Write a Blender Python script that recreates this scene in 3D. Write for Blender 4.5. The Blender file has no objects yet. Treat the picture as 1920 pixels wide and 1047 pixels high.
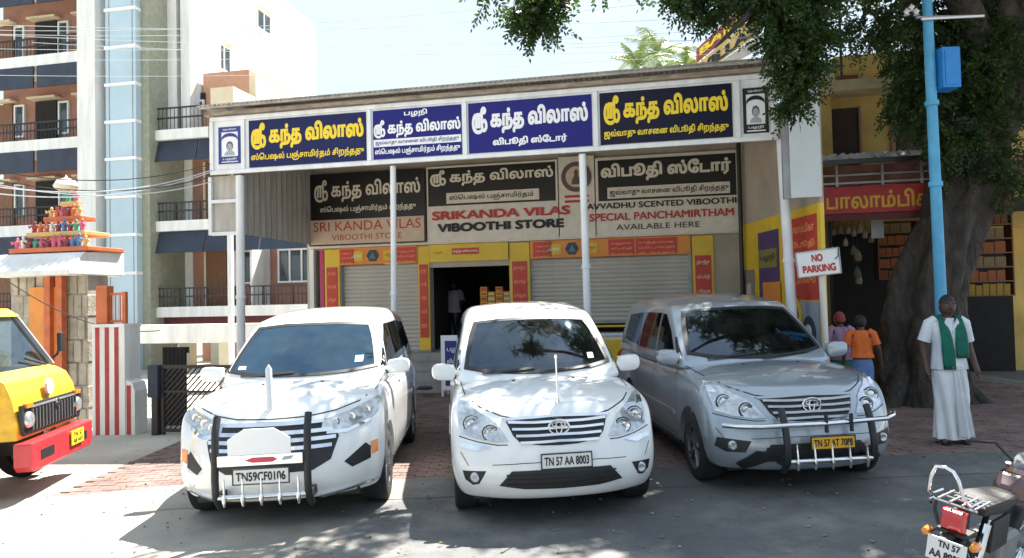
import bpy, bmesh, math, random
import numpy as np
from mathutils import Vector, Matrix, geometry
from mathutils.bvhtree import BVHTree
R = math.radians
sc = bpy.context.scene
COL = sc.collection
random.seed(7)
rng = np.random.default_rng(11)

# ---------------------------------------------------------------- camera
FPX, PW, PH = 1350.0, 1920.0, 1047.0
CAM_H, PITCH, ROLL = 1.85, math.atan(38.5 / 1350.0), 0.022
fw = Vector((0, math.cos(PITCH), math.sin(PITCH)))
u0 = Vector((0, -math.sin(PITCH), math.cos(PITCH)))
r0 = Vector((1, 0, 0))
ex = math.cos(ROLL) * r0 - math.sin(ROLL) * u0
ey = math.sin(ROLL) * r0 + math.cos(ROLL) * u0
cd = bpy.data.cameras.new('camera'); cam = bpy.data.objects.new('camera', cd); COL.objects.link(cam)
cd.sensor_width = 36; cd.lens = 36 * FPX / PW; cd.clip_start = 0.05; cd.clip_end = 2000
m = Matrix((ex, ey, -fw)).transposed().to_4x4(); m.translation = Vector((0, 0, CAM_H))
cam.matrix_world = m
sc.camera = cam

# ---------------------------------------------------------------- light
SUN_EL, SUN_DIR = R(57), Vector((0.50, 0.80, 0)).normalized()      # horizontal direction towards the sun
w = bpy.data.worlds.new('World'); sc.world = w; w.use_nodes = True
nt = w.node_tree; nt.nodes.clear()
def WN(t): return nt.nodes.new(t)
out = WN('ShaderNodeOutputWorld'); bg = WN('ShaderNodeBackground'); sky = WN('ShaderNodeTexSky')
sky.sky_type = 'NISHITA'; sky.sun_disc = False; sky.sun_elevation = SUN_EL
sky.sun_rotation = math.atan2(SUN_DIR.x, SUN_DIR.y); sky.air_density = 1.0; sky.dust_density = 2.0; sky.ozone_density = 1.0
tc = WN('ShaderNodeTexCoord'); mp = WN('ShaderNodeMapping'); mp.inputs['Scale'].default_value = (1, 1, 2.6)
nz = WN('ShaderNodeTexNoise'); nz.inputs['Scale'].default_value = 1.6; nz.inputs['Detail'].default_value = 7; nz.inputs['Roughness'].default_value = 0.55
cr = WN('ShaderNodeValToRGB'); cr.color_ramp.elements[0].position = 0.33; cr.color_ramp.elements[1].position = 0.53
mx = WN('ShaderNodeMixRGB'); mx.inputs[2].default_value = (3.4, 4.1, 4.8, 1)
nt.links.new(tc.outputs['Generated'], mp.inputs[0]); nt.links.new(mp.outputs[0], nz.inputs[0]); nt.links.new(nz.outputs[0], cr.inputs[0])
nt.links.new(cr.outputs[0], mx.inputs[0]); nt.links.new(sky.outputs[0], mx.inputs[1]); nt.links.new(mx.outputs[0], bg.inputs[0])
bg.inputs[1].default_value = 0.065
nt.links.new(bg.outputs[0], out.inputs[0])
sd = bpy.data.lights.new('sun', 'SUN'); sd.energy = 5.0; sd.angle = R(0.6); sd.color = (1, 0.95, 0.86)
so = bpy.data.objects.new('sun', sd); COL.objects.link(so); so.location = (20, 30, 40)
to_sun = Vector((SUN_DIR.x * math.cos(SUN_EL), SUN_DIR.y * math.cos(SUN_EL), math.sin(SUN_EL)))
so.rotation_euler = to_sun.to_track_quat('Z', 'Y').to_euler()
sc.view_settings.view_transform = 'Standard'; sc.view_settings.look = 'None'
sc.view_settings.exposure = 2.0; sc.view_settings.gamma = 1.0; sc.view_settings.use_curve_mapping = False
sc.cycles.max_bounces = 6; sc.cycles.diffuse_bounces = 3; sc.cycles.transparent_max_bounces = 6
sc.cycles.use_denoising = True

# ---------------------------------------------------------------- helpers
def tag(o, label=None, cat=None, group=None, kind=None):
    if label: o['label'] = label
    if cat: o['category'] = cat
    if group: o['group'] = group
    if kind: o['kind'] = kind
    return o

MATS = {}
ORD = ('first','second','third','fourth','fifth','sixth','seventh','eighth','ninth','tenth','eleventh','twelfth','thirteenth','fourteenth','fifteenth')
def mat(name, col, rough=0.6, metal=0.0, var=0.12, scale=6.0, bump=0.0, bscale=40.0, bdist=0.02, coat=0.0, spec=0.5, col2=None, stretch=None, emis=0):
    if name in MATS: return MATS[name]
    m = bpy.data.materials.new(name); m.use_nodes = True; nt = m.node_tree; N = nt.nodes; L = nt.links
    b = N['Principled BSDF']
    b.inputs['Roughness'].default_value = rough; b.inputs['Metallic'].default_value = metal
    b.inputs['Coat Weight'].default_value = coat; b.inputs['Coat Roughness'].default_value = 0.04
    b.inputs['Specular IOR Level'].default_value = spec
    c = N.new('ShaderNodeTexCoord'); mp = N.new('ShaderNodeMapping'); L.new(c.outputs['Object'], mp.inputs[0])
    if stretch: mp.inputs['Scale'].default_value = stretch
    n = N.new('ShaderNodeTexNoise'); n.inputs['Scale'].default_value = scale; n.inputs['Detail'].default_value = 6; n.inputs['Roughness'].default_value = 0.6
    L.new(mp.outputs[0], n.inputs[0])
    r = N.new('ShaderNodeValToRGB'); r.color_ramp.elements[0].position = 0.3; r.color_ramp.elements[1].position = 0.7
    c2 = col2 or tuple(x * (1 - var) for x in col)
    c1 = col if col2 else tuple(min(1, x * (1 + var * 0.5)) for x in col)
    r.color_ramp.elements[0].color = (*c2, 1); r.color_ramp.elements[1].color = (*c1, 1)
    L.new(n.outputs[0], r.inputs[0]); L.new(r.outputs[0], b.inputs['Base Color'])
    if bump:
        n2 = N.new('ShaderNodeTexNoise'); n2.inputs['Scale'].default_value = bscale; n2.inputs['Detail'].default_value = 5
        L.new(mp.outputs[0], n2.inputs[0])
        bm = N.new('ShaderNodeBump'); bm.inputs['Strength'].default_value = bump; bm.inputs['Distance'].default_value = bdist
        L.new(n2.outputs[0], bm.inputs['Height']); L.new(bm.outputs[0], b.inputs['Normal'])
    if emis:
        b.inputs['Emission Color'].default_value = (*col, 1); b.inputs['Emission Strength'].default_value = emis
    MATS[name] = m
    return m

def link_mesh(name, V, Fc, m, parent=None, smooth=False, loc=None):
    me = bpy.data.meshes.new(name); me.from_pydata([tuple(v) for v in V], [], Fc); me.update()
    if m: me.materials.append(m)
    if smooth: me.shade_smooth()
    o = bpy.data.objects.new(name, me); COL.objects.link(o)
    if parent is not None: o.parent = parent
    if loc is not None: o.location = loc
    return o

class MB:
    """collects shapes, in the frame of whatever it is parented to"""
    def __init__(s, off=(0, 0, 0)): s.V = []; s.F = []; s.off = Vector(off)
    def add(s, V, F):
        n = len(s.V); s.V += [Vector(v) - s.off for v in V]; s.F += [tuple(i + n for i in f) for f in F]; return s
    def box(s, x0, x1, y0, y1, z0, z1):
        if x0 > x1: x0, x1 = x1, x0
        if y0 > y1: y0, y1 = y1, y0
        if z0 > z1: z0, z1 = z1, z0
        return s.add([(x0,y0,z0),(x1,y0,z0),(x1,y1,z0),(x0,y1,z0),(x0,y0,z1),(x1,y0,z1),(x1,y1,z1),(x0,y1,z1)],
            [(0,3,2,1),(4,5,6,7),(0,1,5,4),(1,2,6,5),(2,3,7,6),(3,0,4,7)])
    def tube(s, pts, r, n=8, cap=True):
        pts = [Vector(p) for p in pts]; rr = r if isinstance(r, (list, tuple)) else [r] * len(pts)
        V = []; F = []
        t0 = (pts[1] - pts[0]).normalized()
        a = t0.orthogonal().normalized(); 
        for i, p in enumerate(pts):
            t = (pts[min(i+1, len(pts)-1)] - pts[max(i-1, 0)]).normalized()
            a = (a - t * a.dot(t)); a = a.normalized() if a.length > 1e-6 else t.orthogonal().normalized()
            b = t.cross(a)
            for k in range(n):
                q = 2 * math.pi * k / n
                V.append(p + (a * math.cos(q) + b * math.sin(q)) * rr[i])
        for i in range(len(pts) - 1):
            for k in range(n):
                k2 = (k + 1) % n; F.append((i*n+k, i*n+k2, (i+1)*n+k2, (i+1)*n+k))
        if cap: F.append(tuple(range(n-1, -1, -1))); F.append(tuple((len(pts)-1)*n + k for k in range(n)))
        return s.add(V, F)
    def bar(s, p, q, wx, wy):           # square-section beam
        p = Vector(p); q = Vector(q); t = (q - p).normalized()
        a = Vector((0, 0, 1)) if abs(t.z) < .9 else Vector((0, 1, 0))
        b = t.cross(a).normalized(); a = b.cross(t).normalized()
        V = [c + b * (sx * wx / 2) + a * (sy * wy / 2) for c in (p, q) for sx, sy in ((-1,-1),(1,-1),(1,1),(-1,1))]
        return s.add(V, [(0,1,2,3),(7,6,5,4),(0,4,5,1),(1,5,6,2),(2,6,7,3),(3,7,4,0)])
    def lathe(s, prof, c, axis='z', n=24, closed=False):      # prof: (r, h)
        V = []; F = []; c = Vector(c)
        for r, h in prof:
            for k in range(n):
                q = 2 * math.pi * k / n; x, y = r * math.cos(q), r * math.sin(q)
                V.append(c + (Vector((x, y, h)) if axis == 'z' else Vector((h, x, y)) if axis == 'x' else Vector((x, h, y))))
        m = len(prof)
        for i in range(m if closed else m - 1):
            for k in range(n):
                k2 = (k + 1) % n; j = (i + 1) % m
                F.append((i*n+k, i*n+k2, j*n+k2, j*n+k))
        return s.add(V, F)
    def prism(s, poly, d0, d1, axis='y'):       # poly in the plane across axis
        def P(a, b, d): return (a, d, b) if axis == 'y' else (d, a, b) if axis == 'x' else (a, b, d)
        n = len(poly); V = [P(a, b, d0) for a, b in poly] + [P(a, b, d1) for a, b in poly]
        F = [tuple(range(n)), tuple(range(2*n-1, n-1, -1))] + [(i, i+n, (i+1)%n+n, (i+1)%n) for i in range(n)]
        return s.add(V, F)
    def loft(s, rings, cap=True):
        n = len(rings[0]); V = [p for r in rings for p in r]; F = []
        for i in range(len(rings)-1):
            for k in range(n):
                k2 = (k+1) % n; F.append((i*n+k, i*n+k2, (i+1)*n+k2, (i+1)*n+k))
        if cap: F.append(tuple(range(n-1, -1, -1))); F.append(tuple((len(rings)-1)*n+k for k in range(n)))
        return s.add(V, F)
    def build(s, name, m, parent=None, smooth=False, bevel=0, label=None):
        o = link_mesh(name, s.V, s.F, m, parent, smooth)
        if bevel:
            bm = bmesh.new(); bm.from_mesh(o.data)
            bmesh.ops.bevel(bm, geom=[e for e in bm.edges], offset=bevel, segments=2, affect='EDGES', profile=0.6)
            bm.to_mesh(o.data); bm.free()
        if smooth:
            bm = bmesh.new(); bm.from_mesh(o.data); bmesh.ops.recalc_face_normals(bm, faces=bm.faces)
            for e in bm.edges:
                if len(e.link_faces) == 2 and e.calc_face_angle(0) > 0.7: e.smooth = False
            bm.to_mesh(o.data); bm.free()
        else:
            bm = bmesh.new(); bm.from_mesh(o.data); bmesh.ops.recalc_face_normals(bm, faces=bm.faces); bm.to_mesh(o.data); bm.free()
        if label: o['label'] = label
        return o

def empty(name, loc=(0, 0, 0), rz=0, parent=None, rot=None):
    o = bpy.data.objects.new(name, None); COL.objects.link(o); o.location = loc
    o.rotation_euler = rot or (0, 0, rz); o.empty_display_size = 0.2
    if parent: o.parent = parent
    return o

def copy_tree(o, parent=None):
    c = o.copy(); COL.objects.link(c)
    if parent is not None: c.parent = parent
    for ch in list(o.children): copy_tree(ch, c)
    return c

def evaluated(V, F, mods):
    me = bpy.data.meshes.new('tmp'); me.from_pydata([tuple(v) for v in V], [], F); me.update()
    o = bpy.data.objects.new('tmp', me); COL.objects.link(o)
    extra = mods(o) or []
    dg = bpy.context.evaluated_depsgraph_get(); dg.update()
    r = bpy.data.meshes.new_from_object(o.evaluated_get(dg))
    for q in [o] + extra: bpy.data.objects.remove(q)
    return r

# ---------------------------------------------------------------- ground and pixel rays
TILT = 0.022
def gz(x): return TILT * max(-9.0, min(9.0, x))
def ray(px, py): return fw * FPX + ex * (px - PW / 2) - ey * (py - PH / 2)
def gp(px, py):
    d = ray(px, py); z = 0
    for _ in range(6):
        t = (z - CAM_H) / d.z; z = gz(d.x * t)
    return Vector((d.x * t, d.y * t, z))
def wp(px, py, Y):
    d = ray(px, py); t = Y / d.y; return Vector((d.x * t, Y, CAM_H + d.z * t))
BA = R(-11.5); BO = Vector((-4.3, 15.5, 0))
bu = Vector((math.cos(BA), math.sin(BA), 0)); bv = Vector((-math.sin(BA), math.cos(BA), 0))
def at(px, py, v):                    # point of the building frame plane at depth v that shows at a pixel
    d = ray(px, py); P = BO + bv * v; t = (P - Vector((0,0,CAM_H))).dot(bv) / d.dot(bv)
    q = Vector((0,0,CAM_H)) + d * t
    return (q - BO).dot(bu), q.z
def AU(px, v, py=500): return at(px, py, v)[0]
def AZ(px, py, v): return at(px, py, v)[1]
def bthing(name, label, cat, u=0, v=0, z=0, group=None):       # an Empty in the building frame
    p = BO + bu * u + bv * v; o = empty(name, (p.x, p.y, z), BA); tag(o, label, cat, group)
    o['_'] = 0; del o['_']
    return o
def BMB(u=0, v=0, z=0): return MB((u, v, z))

# ---------------------------------------------------------------- lettering
LIG = 'ஸ்ரீ'
def ribbon(pts, wd):
    P = [Vector(p).to_2d() for p in pts]; # smooth once
    Q = [P[0]]
    for i in range(len(P) - 1): Q += [P[i] * .75 + P[i+1] * .25, P[i] * .25 + P[i+1] * .75]
    Q.append(P[-1]); P = Q if len(pts) > 2 else P
    Lf, Rt = [], []
    for i, p in enumerate(P):
        t = (P[min(i+1, len(P)-1)] - P[max(i-1, 0)]).normalized(); n = Vector((-t.y, t.x))
        Lf.append(p + n * wd / 2); Rt.append(p - n * wd / 2)
    return [tuple(q) for q in Lf + Rt[::-1]]        # clockwise: ink on the right
def lig_contours():
    S = [[(.18,.6),(.05,.46),(.0,.2),(.05,-.08),(.2,-.22),(.42,-.26),(.6,-.2)], [(.24,.62),(.24,-.05)], [(.44,.62),(.44,-.05)],
         [(.24,.6),(.66,.6)], [(.64,.62),(.64,.05),(.68,-.14),(.84,-.2),(.97,-.04),(.95,.2),(.84,.32),(.72,.24)],
         [(.64,.55),(.64,.78),(.74,.92),(.88,.86),(.88,.72),(.78,.68)]]
    return [ribbon(a, .085) for a in S]
_fc = {}
def font_contours(s):
    if s in _fc: return _fc[s]
    c = bpy.data.curves.new('t', 'FONT'); c.body = s; c.size = 1; c.fill_mode = 'NONE'; c.resolution_u = 3
    o = bpy.data.objects.new('t', c); COL.objects.link(o)
    dg = bpy.context.evaluated_depsgraph_get(); dg.update()
    me = bpy.data.meshes.new_from_object(o.evaluated_get(dg)); bpy.data.objects.remove(o)
    nx = {}
    for e in me.edges: nx[e.vertices[0]] = e.vertices[1]
    co = [(v.co.x, v.co.y) for v in me.vertices]; seen = set(); res = []
    for st in list(nx):
        if st in seen: continue
        k = st; loop = []
        while k in nx and k not in seen: seen.add(k); loop.append(co[k]); k = nx[k]
        if len(loop) > 2: res.append(loop)
    _fc[s] = res; return res
_tm = {}
def text_mesh(s, bold=0.02):
    key = (s, bold)
    if key in _tm: return _tm[key]
    C = []; x = 0.0
    for i, piece in enumerate(s.split(LIG)):
        if i: C += [[(p[0] + x, p[1]) for p in c] for c in lig_contours()]; x += 1.32
        if piece.strip():
            k = font_contours(piece.strip()); big = max(k, key=lambda c: max(p[0] for p in c) - min(p[0] for p in c)); 
            if sum(big[i-1][0]*big[i][1] - big[i][0]*big[i-1][1] for i in range(len(big))) > 0: k = [c[::-1] for c in k]
            mnx = min(p[0] for c in k for p in c); mxx = max(p[0] for c in k for p in c)
            C += [[(p[0] - mnx + x, p[1]) for p in c] for c in k]; x += mxx - mnx + .2
    pts = []; edges = []; D = []
    for c in C:
        a = np.array(c); 
        keep = np.linalg.norm(a - np.roll(a, 1, 0), axis=1) > 1e-5; a = a[keep]
        if len(a) < 3: continue
        t = np.roll(a, -1, 0) - np.roll(a, 1, 0); t /= (np.linalg.norm(t, axis=1)[:, None] + 1e-9)
        a = a + np.stack([-t[:, 1], t[:, 0]], 1) * bold
        n = len(pts); pts += [Vector(p) for p in a]; edges += [(n + i, n + (i + 1) % len(a)) for i in range(len(a))]; D.append(a)
    v, e, f, *_ = geometry.delaunay_2d_cdt(pts, edges, [], 0, 1e-5)
    v = np.array([(p.x, p.y) for p in v]); f = np.array([t for t in f if len(t) == 3])
    cen = v[f].mean(1); wn = np.zeros(len(cen))
    A = np.concatenate(D); B = np.concatenate([np.roll(a, -1, 0) for a in D])
    x, y = cen[:, :1], cen[:, 1:]
    up = (A[:, 1] <= y) & (B[:, 1] > y); dn = (A[:, 1] > y) & (B[:, 1] <= y)
    side = (B[:, 0] - A[:, 0]) * (y - A[:, 1]) - (x - A[:, 0]) * (B[:, 1] - A[:, 1])
    wn = (up & (side > 0)).sum(1) - (dn & (side < 0)).sum(1)
    f = f[wn != 0]
    used = np.unique(f); mp = -np.ones(len(v), int); mp[used] = range(len(used)); v = v[used]; f = mp[f]
    _tm[key] = (v, f); return v, f
def put_text(s, a0, a1, b0, b1, plane, m, parent, off=(0,0,0), bold=0.02, name='lettering', keep=False, shear=0):
    """lettering filling the box a0..a1 x b0..b1 of a plane given as fn(a, b) -> point"""
    v, f = text_mesh(s, bold); mn = v.min(0); mx_ = v.max(0)
    q = (v - mn) / (mx_ - mn)
    a = a0 + q[:, 0] * (a1 - a0); b = b0 + q[:, 1] * (b1 - b0)
    V = [Vector(plane(x, y)) - Vector(off) for x, y in zip(a, b)]
    return link_mesh(name, V, [tuple(int(i) for i in t) for t in f], m, parent)
# ---------------------------------------------------------------- materials
M = dict(
 white_paint=mat('white_car_paint', (.80,.81,.80), .3, coat=1, var=.10, scale=3, bump=.0),
 silver_paint=mat('silver_car_paint', (.33,.375,.42), .28, metal=.35, coat=1, var=.04, scale=2),
 yellow_paint=mat('yellow_truck_paint', (.72,.41,.02), .5, coat=.2, var=.35),
 red_paint=mat('red_truck_paint', (.5,.03,.04), .4, coat=.3, var=.25),
 cabin_lining=mat('cabin_lining', (.035,.034,.035), .8, var=.3), seat=mat('seat_fabric', (.13,.12,.11), .85, var=.25),
 lens=mat('headlight_lens', (.62,.65,.67), .10, metal=.45, var=.5, scale=26, coat=1, col2=(.34,.36,.38)),
 lens_clear=mat('reflector_bowl', (.7,.72,.74), .12, metal=.9, var=.2),
 chrome=mat('chrome', (.75,.77,.8), .12, metal=1, var=.1),
 black_plastic=mat('black_plastic', (.015,.016,.018), .5, var=.2),
 seam=mat('panel_gap', (.02,.02,.022), .8, var=.2),
 rubber=mat('tyre_rubber', (.02,.02,.021), .85, var=.25, bump=.2),
 alloy=mat('alloy_rim', (.42,.43,.45), .3, metal=.9, var=.2),
 indicator=mat('amber_lens', (.8,.25,.03), .15, var=.1, coat=1),
 plate_white=mat('number_plate_white', (.72,.72,.7), .5, var=.06),
 plate_yellow=mat('number_plate_yellow', (.8,.42,.02), .5, var=.1),
 ink=mat('black_lettering', (.012,.012,.014), .6, var=.2),
 redlens=mat('red_lens', (.5,.01,.015), .15, coat=1, var=.2),
)

def glassmat(name, tint, refl, thr=1.5):
    m = bpy.data.materials.new(name); m.use_nodes = True; nt = m.node_tree; N = nt.nodes; N.clear(); L = nt.links
    t = N.new('ShaderNodeBsdfTransparent'); t.inputs[0].default_value = (*tint, 1); g = N.new('ShaderNodeBsdfGlossy'); g.inputs['Color'].default_value = (*refl, 1); g.inputs['Roughness'].default_value = .02
    f = N.new('ShaderNodeFresnel'); f.inputs[0].default_value = thr; x = N.new('ShaderNodeMixShader'); o = N.new('ShaderNodeOutputMaterial')
    d = N.new('ShaderNodeBsdfDiffuse'); d.inputs[0].default_value = (.25,.24,.22,1); c = N.new('ShaderNodeTexCoord'); n = N.new('ShaderNodeTexNoise'); n.inputs['Scale'].default_value = 5; n.inputs['Detail'].default_value = 8
    r = N.new('ShaderNodeMapRange'); r.inputs[1].default_value = .4; r.inputs[2].default_value = .8; r.inputs[3].default_value = .01; r.inputs[4].default_value = .07; L.new(c.outputs['Object'], n.inputs[0]); L.new(n.outputs[0], r.inputs[0])
    y = N.new('ShaderNodeMixShader'); L.new(f.outputs[0], x.inputs[0]); L.new(t.outputs[0], x.inputs[1]); L.new(g.outputs[0], x.inputs[2]); L.new(r.outputs[0], y.inputs[0]); L.new(x.outputs[0], y.inputs[1]); L.new(d.outputs[0], y.inputs[2]); L.new(y.outputs[0], o.inputs[0])
    return m
M['glass'] = glassmat('dark_window_glass', (.30,.34,.33), (.62,.80,1), 2.0)
M['glass_blue'] = glassmat('sky_tinted_windscreen_glass', (.22,.34,.42), (.42,.74,1), 2.5)  # blue of the reflected sky is put into the tint and gloss colours
M.update(
 plaster=mat('white_plaster', (.76,.77,.75), .8, var=.2, scale=2.2, bump=.15, stretch=(1.6,1.6,.3)),
 offwhite=mat('painted_steel_white', (.76,.78,.79), .45, var=.16, scale=5, stretch=(1,1,.4)),
 beige=mat('beige_plaster', (.42,.37,.30), .85, var=.2, scale=1.5, bump=.2),
 shutter=mat('rolling_shutter_paint', (.50,.48,.42), .5, var=.12, scale=1.5, stretch=(1,1,.4)),
 terra=mat('terracotta_render', (.36,.19,.14), .85, var=.2, scale=1.5),
 maroon=mat('maroon_paint', (.12,.03,.035), .8, var=.2),
 navyshade=mat('navy_awning', (.03,.042,.07), .7, var=.3, scale=2),
 cream=mat('cream_render', (.66,.58,.42), .85, var=.15, scale=1.2),
 rail=mat('dark_iron', (.04,.035,.035), .5, metal=.3, var=.3),
 brown=mat('brown_door', (.20,.09,.045), .6, var=.3, stretch=(6,6,.6)),
 winglass=mat('window_pane', (.06,.09,.10), .08, var=.5, scale=2, spec=.8),
 acp=mat('blue_grey_cladding', (.45,.58,.65), .3, var=.10, scale=1.0, metal=.1, coat=.3),
 corr=mat('corrugated_sheet', (.46,.44,.40), .55, metal=.3, var=.25, scale=2, stretch=(4,4,.5)),
 rustsheet=mat('weathered_roof_sheet', (.42,.40,.37), .6, metal=.2, var=.35, scale=3),
 blue1=mat('sign_blue', spec=.25, col=(.015,.015,.17), rough=.45,var=.08, ),
 navy=mat('sign_navy', spec=.25, col=(.012,.016,.085), rough=.45, var=.15),
 darknavy=mat('sign_black_navy', spec=.25, col=(.008,.008,.028), rough=.45, var=.15),
 signblack=mat('sign_black', (.008,.007,.007), .4, var=.2),
 signcream=mat('sign_cream', (.70,.65,.56), .6, var=.12),
 signbeige=mat('sign_beige', (.58,.45,.34), .6, var=.12),
 yel_ink=mat('yellow_lettering', (.85,.62,.03), .5, var=.06),
 white_ink=mat('white_lettering', (.82,.82,.84), .5, var=.04),
 cream_ink=mat('cream_lettering', (.72,.67,.56), .5, var=.1),
 red_ink=mat('red_lettering', (.45,.03,.03), .5, var=.1),
 navy_ink=mat('navy_lettering', (.03,.04,.22), .5, var=.1),
 orange_ink=mat('orange_lettering', (.85,.35,.12), .5, var=.1),
 adyellow=mat('advert_yellow', (.70,.48,.03), .5, var=.12, scale=3),
 adred=mat('advert_red', (.52,.045,.03), .5, var=.15, scale=3),
 adorange=mat('advert_orange', (.70,.26,.04), .5, var=.15, scale=3),
 adpurple=mat('advert_purple', (.07,.04,.14), .5, var=.2),
 grille_orange=mat('orange_ironwork', (.55,.14,.05), .6, var=.25),
 stripe_red=mat('red_stripe_paint', (.42,.05,.05), .8, var=.2, scale=5),
 stone=mat('rough_stone', (.42,.38,.31), .9, var=.4, scale=4, bump=.8, bscale=14),
 step=mat('cement_step', (.30,.30,.29), .85, var=.25, scale=4, bump=.3),
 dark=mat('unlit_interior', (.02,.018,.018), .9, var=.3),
 asphalt=None, 
 yellowwall=mat('yellow_wash_wall', (.62,.44,.14), .9, var=.3, scale=1.5, bump=.2),
 bark=mat('rough_bark', (.06,.05,.043), .95, var=.6, scale=9, bump=1.0, bscale=12, bdist=.08, stretch=(1,1,.35)),
 leaf=mat('leaf_green', (.055,.10,.02), .5, var=.5, scale=1.5, col2=(.022,.05,.015)),
 palm=mat('palm_frond_green', (.20,.30,.08), .5, var=.4, scale=2),
 bluepost=mat('sky_blue_pole_paint', (.08,.36,.60), .5, var=.2, scale=5),
 bluebox=mat('bright_blue_box_paint', (.02,.22,.60), .5, var=.15),
 tarp=mat('crumpled_tarpaulin', (.55,.52,.50), .7, var=.35, scale=3, bump=.6, bscale=8),
 skin=mat('dark_brown_skin', (.085,.042,.028), .55, var=.15),
 hair=mat('black_hair', (.012,.010,.009), .6, var=.3),
 shirt=mat('white_cotton', (.66,.70,.74), .85, var=.08, scale=6, bump=.25, bscale=12),
 towel=mat('green_towel', (.004,.13,.09), .85, var=.25, scale=8, bump=.3),
 orangecloth=mat('orange_cloth', (.75,.16,.03), .85, var=.15),
 lilac=mat('lilac_cloth', (.40,.26,.45), .85, var=.3, scale=12),
 bluecloth=mat('blue_cloth', (.12,.22,.45), .85, var=.2),
 greencloth=mat('green_cloth', (.02,.22,.12), .85, var=.2),
 redcloth=mat('dull_red_cloth', (.28,.05,.06), .85, var=.2),
 grey=mat('grey_steel', (.3,.31,.32), .45, metal=.5, var=.2),
)
# asphalt: worn, dusty, with fine aggregate, painted sunlit towards the left
def asphalt():
    m = bpy.data.materials.new('dusty_sunlit_asphalt'); m.use_nodes = True; nt = m.node_tree; N = nt.nodes; L = nt.links; b = N['Principled BSDF']
    c = N.new('ShaderNodeTexCoord')
    def noise(s, d=8, r=.6):
        n = N.new('ShaderNodeTexNoise'); n.inputs['Scale'].default_value = s; n.inputs['Detail'].default_value = d; n.inputs['Roughness'].default_value = r
        L.new(c.outputs['Object'], n.inputs[0]); return n
    def ramp(n, a, b_, ca, cb):
        r = N.new('ShaderNodeValToRGB'); r.color_ramp.elements[0].position = a; r.color_ramp.elements[1].position = b_
        r.color_ramp.elements[0].color = (*ca, 1); r.color_ramp.elements[1].color = (*cb, 1); L.new(n.outputs[0], r.inputs[0]); return r
    base = ramp(noise(.7), .3, .7, (.088,.091,.096), (.135,.136,.135))
    fine = ramp(noise(90, 3), .35, .65, (.72,.72,.72), (1.2,1.2,1.2))
    mx = N.new('ShaderNodeMixRGB'); mx.blend_type = 'MULTIPLY'; mx.inputs[0].default_value = .8
    L.new(base.outputs[0], mx.inputs[1]); L.new(fine.outputs[0], mx.inputs[2])
    v = N.new('ShaderNodeTexVoronoi'); v.feature = 'DISTANCE_TO_EDGE'; v.inputs['Scale'].default_value = .55
    wn = noise(3, 5); va = N.new('ShaderNodeMixRGB'); va.inputs[0].default_value = .12; L.new(c.outputs['Object'], va.inputs[1]); L.new(wn.outputs[1], va.inputs[2]); L.new(va.outputs[0], v.inputs[0])
    crk = N.new('ShaderNodeValToRGB'); crk.color_ramp.elements[0].position = 0; crk.color_ramp.elements[1].position = .010; crk.color_ramp.elements[0].color = (.45,.45,.45,1)
    L.new(v.outputs[0], crk.inputs[0]); m2 = N.new('ShaderNodeMixRGB'); m2.blend_type = 'MULTIPLY'; m2.inputs[0].default_value = .25
    L.new(mx.outputs[0], m2.inputs[1]); L.new(crk.outputs[0], m2.inputs[2])
    st = ramp(noise(2.3, 6, .7), .60, .72, (1,1,1), (.50,.49,.47)); m3 = N.new('ShaderNodeMixRGB'); m3.blend_type = 'MULTIPLY'; m3.inputs[0].default_value = .7
    L.new(m2.outputs[0], m3.inputs[1]); L.new(st.outputs[0], m3.inputs[2])
    # random sandy dust, with sunlit paleness put into the colour towards the left
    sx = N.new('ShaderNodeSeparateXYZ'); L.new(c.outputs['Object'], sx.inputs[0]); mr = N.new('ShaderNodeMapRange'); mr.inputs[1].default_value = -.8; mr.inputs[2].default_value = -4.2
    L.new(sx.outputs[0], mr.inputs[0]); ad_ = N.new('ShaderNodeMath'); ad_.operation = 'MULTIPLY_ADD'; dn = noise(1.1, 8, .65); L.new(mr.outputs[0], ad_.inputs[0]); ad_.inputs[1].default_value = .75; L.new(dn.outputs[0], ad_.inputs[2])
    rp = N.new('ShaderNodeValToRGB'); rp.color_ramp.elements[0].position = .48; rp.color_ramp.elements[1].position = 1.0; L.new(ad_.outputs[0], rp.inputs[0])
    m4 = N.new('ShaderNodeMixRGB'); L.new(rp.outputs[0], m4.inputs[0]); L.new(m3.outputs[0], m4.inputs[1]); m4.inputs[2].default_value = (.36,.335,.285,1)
    L.new(m4.outputs[0], b.inputs['Base Color']); b.inputs['Roughness'].default_value = .85
    bm = N.new('ShaderNodeBump'); bm.inputs['Strength'].default_value = .5; bm.inputs['Distance'].default_value = .006
    L.new(noise(60, 5).outputs[0], bm.inputs['Height']); L.new(bm.outputs[0], b.inputs['Normal']); return m
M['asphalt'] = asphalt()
M['paver'] = mat('red_paver', (.20,.135,.12), .9, var=.45, scale=2.5, bump=.3)
M['sand'] = mat('sandy_concrete', (.46,.43,.37), .9, var=.3, scale=.8, bump=.4, bscale=30)
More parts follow.
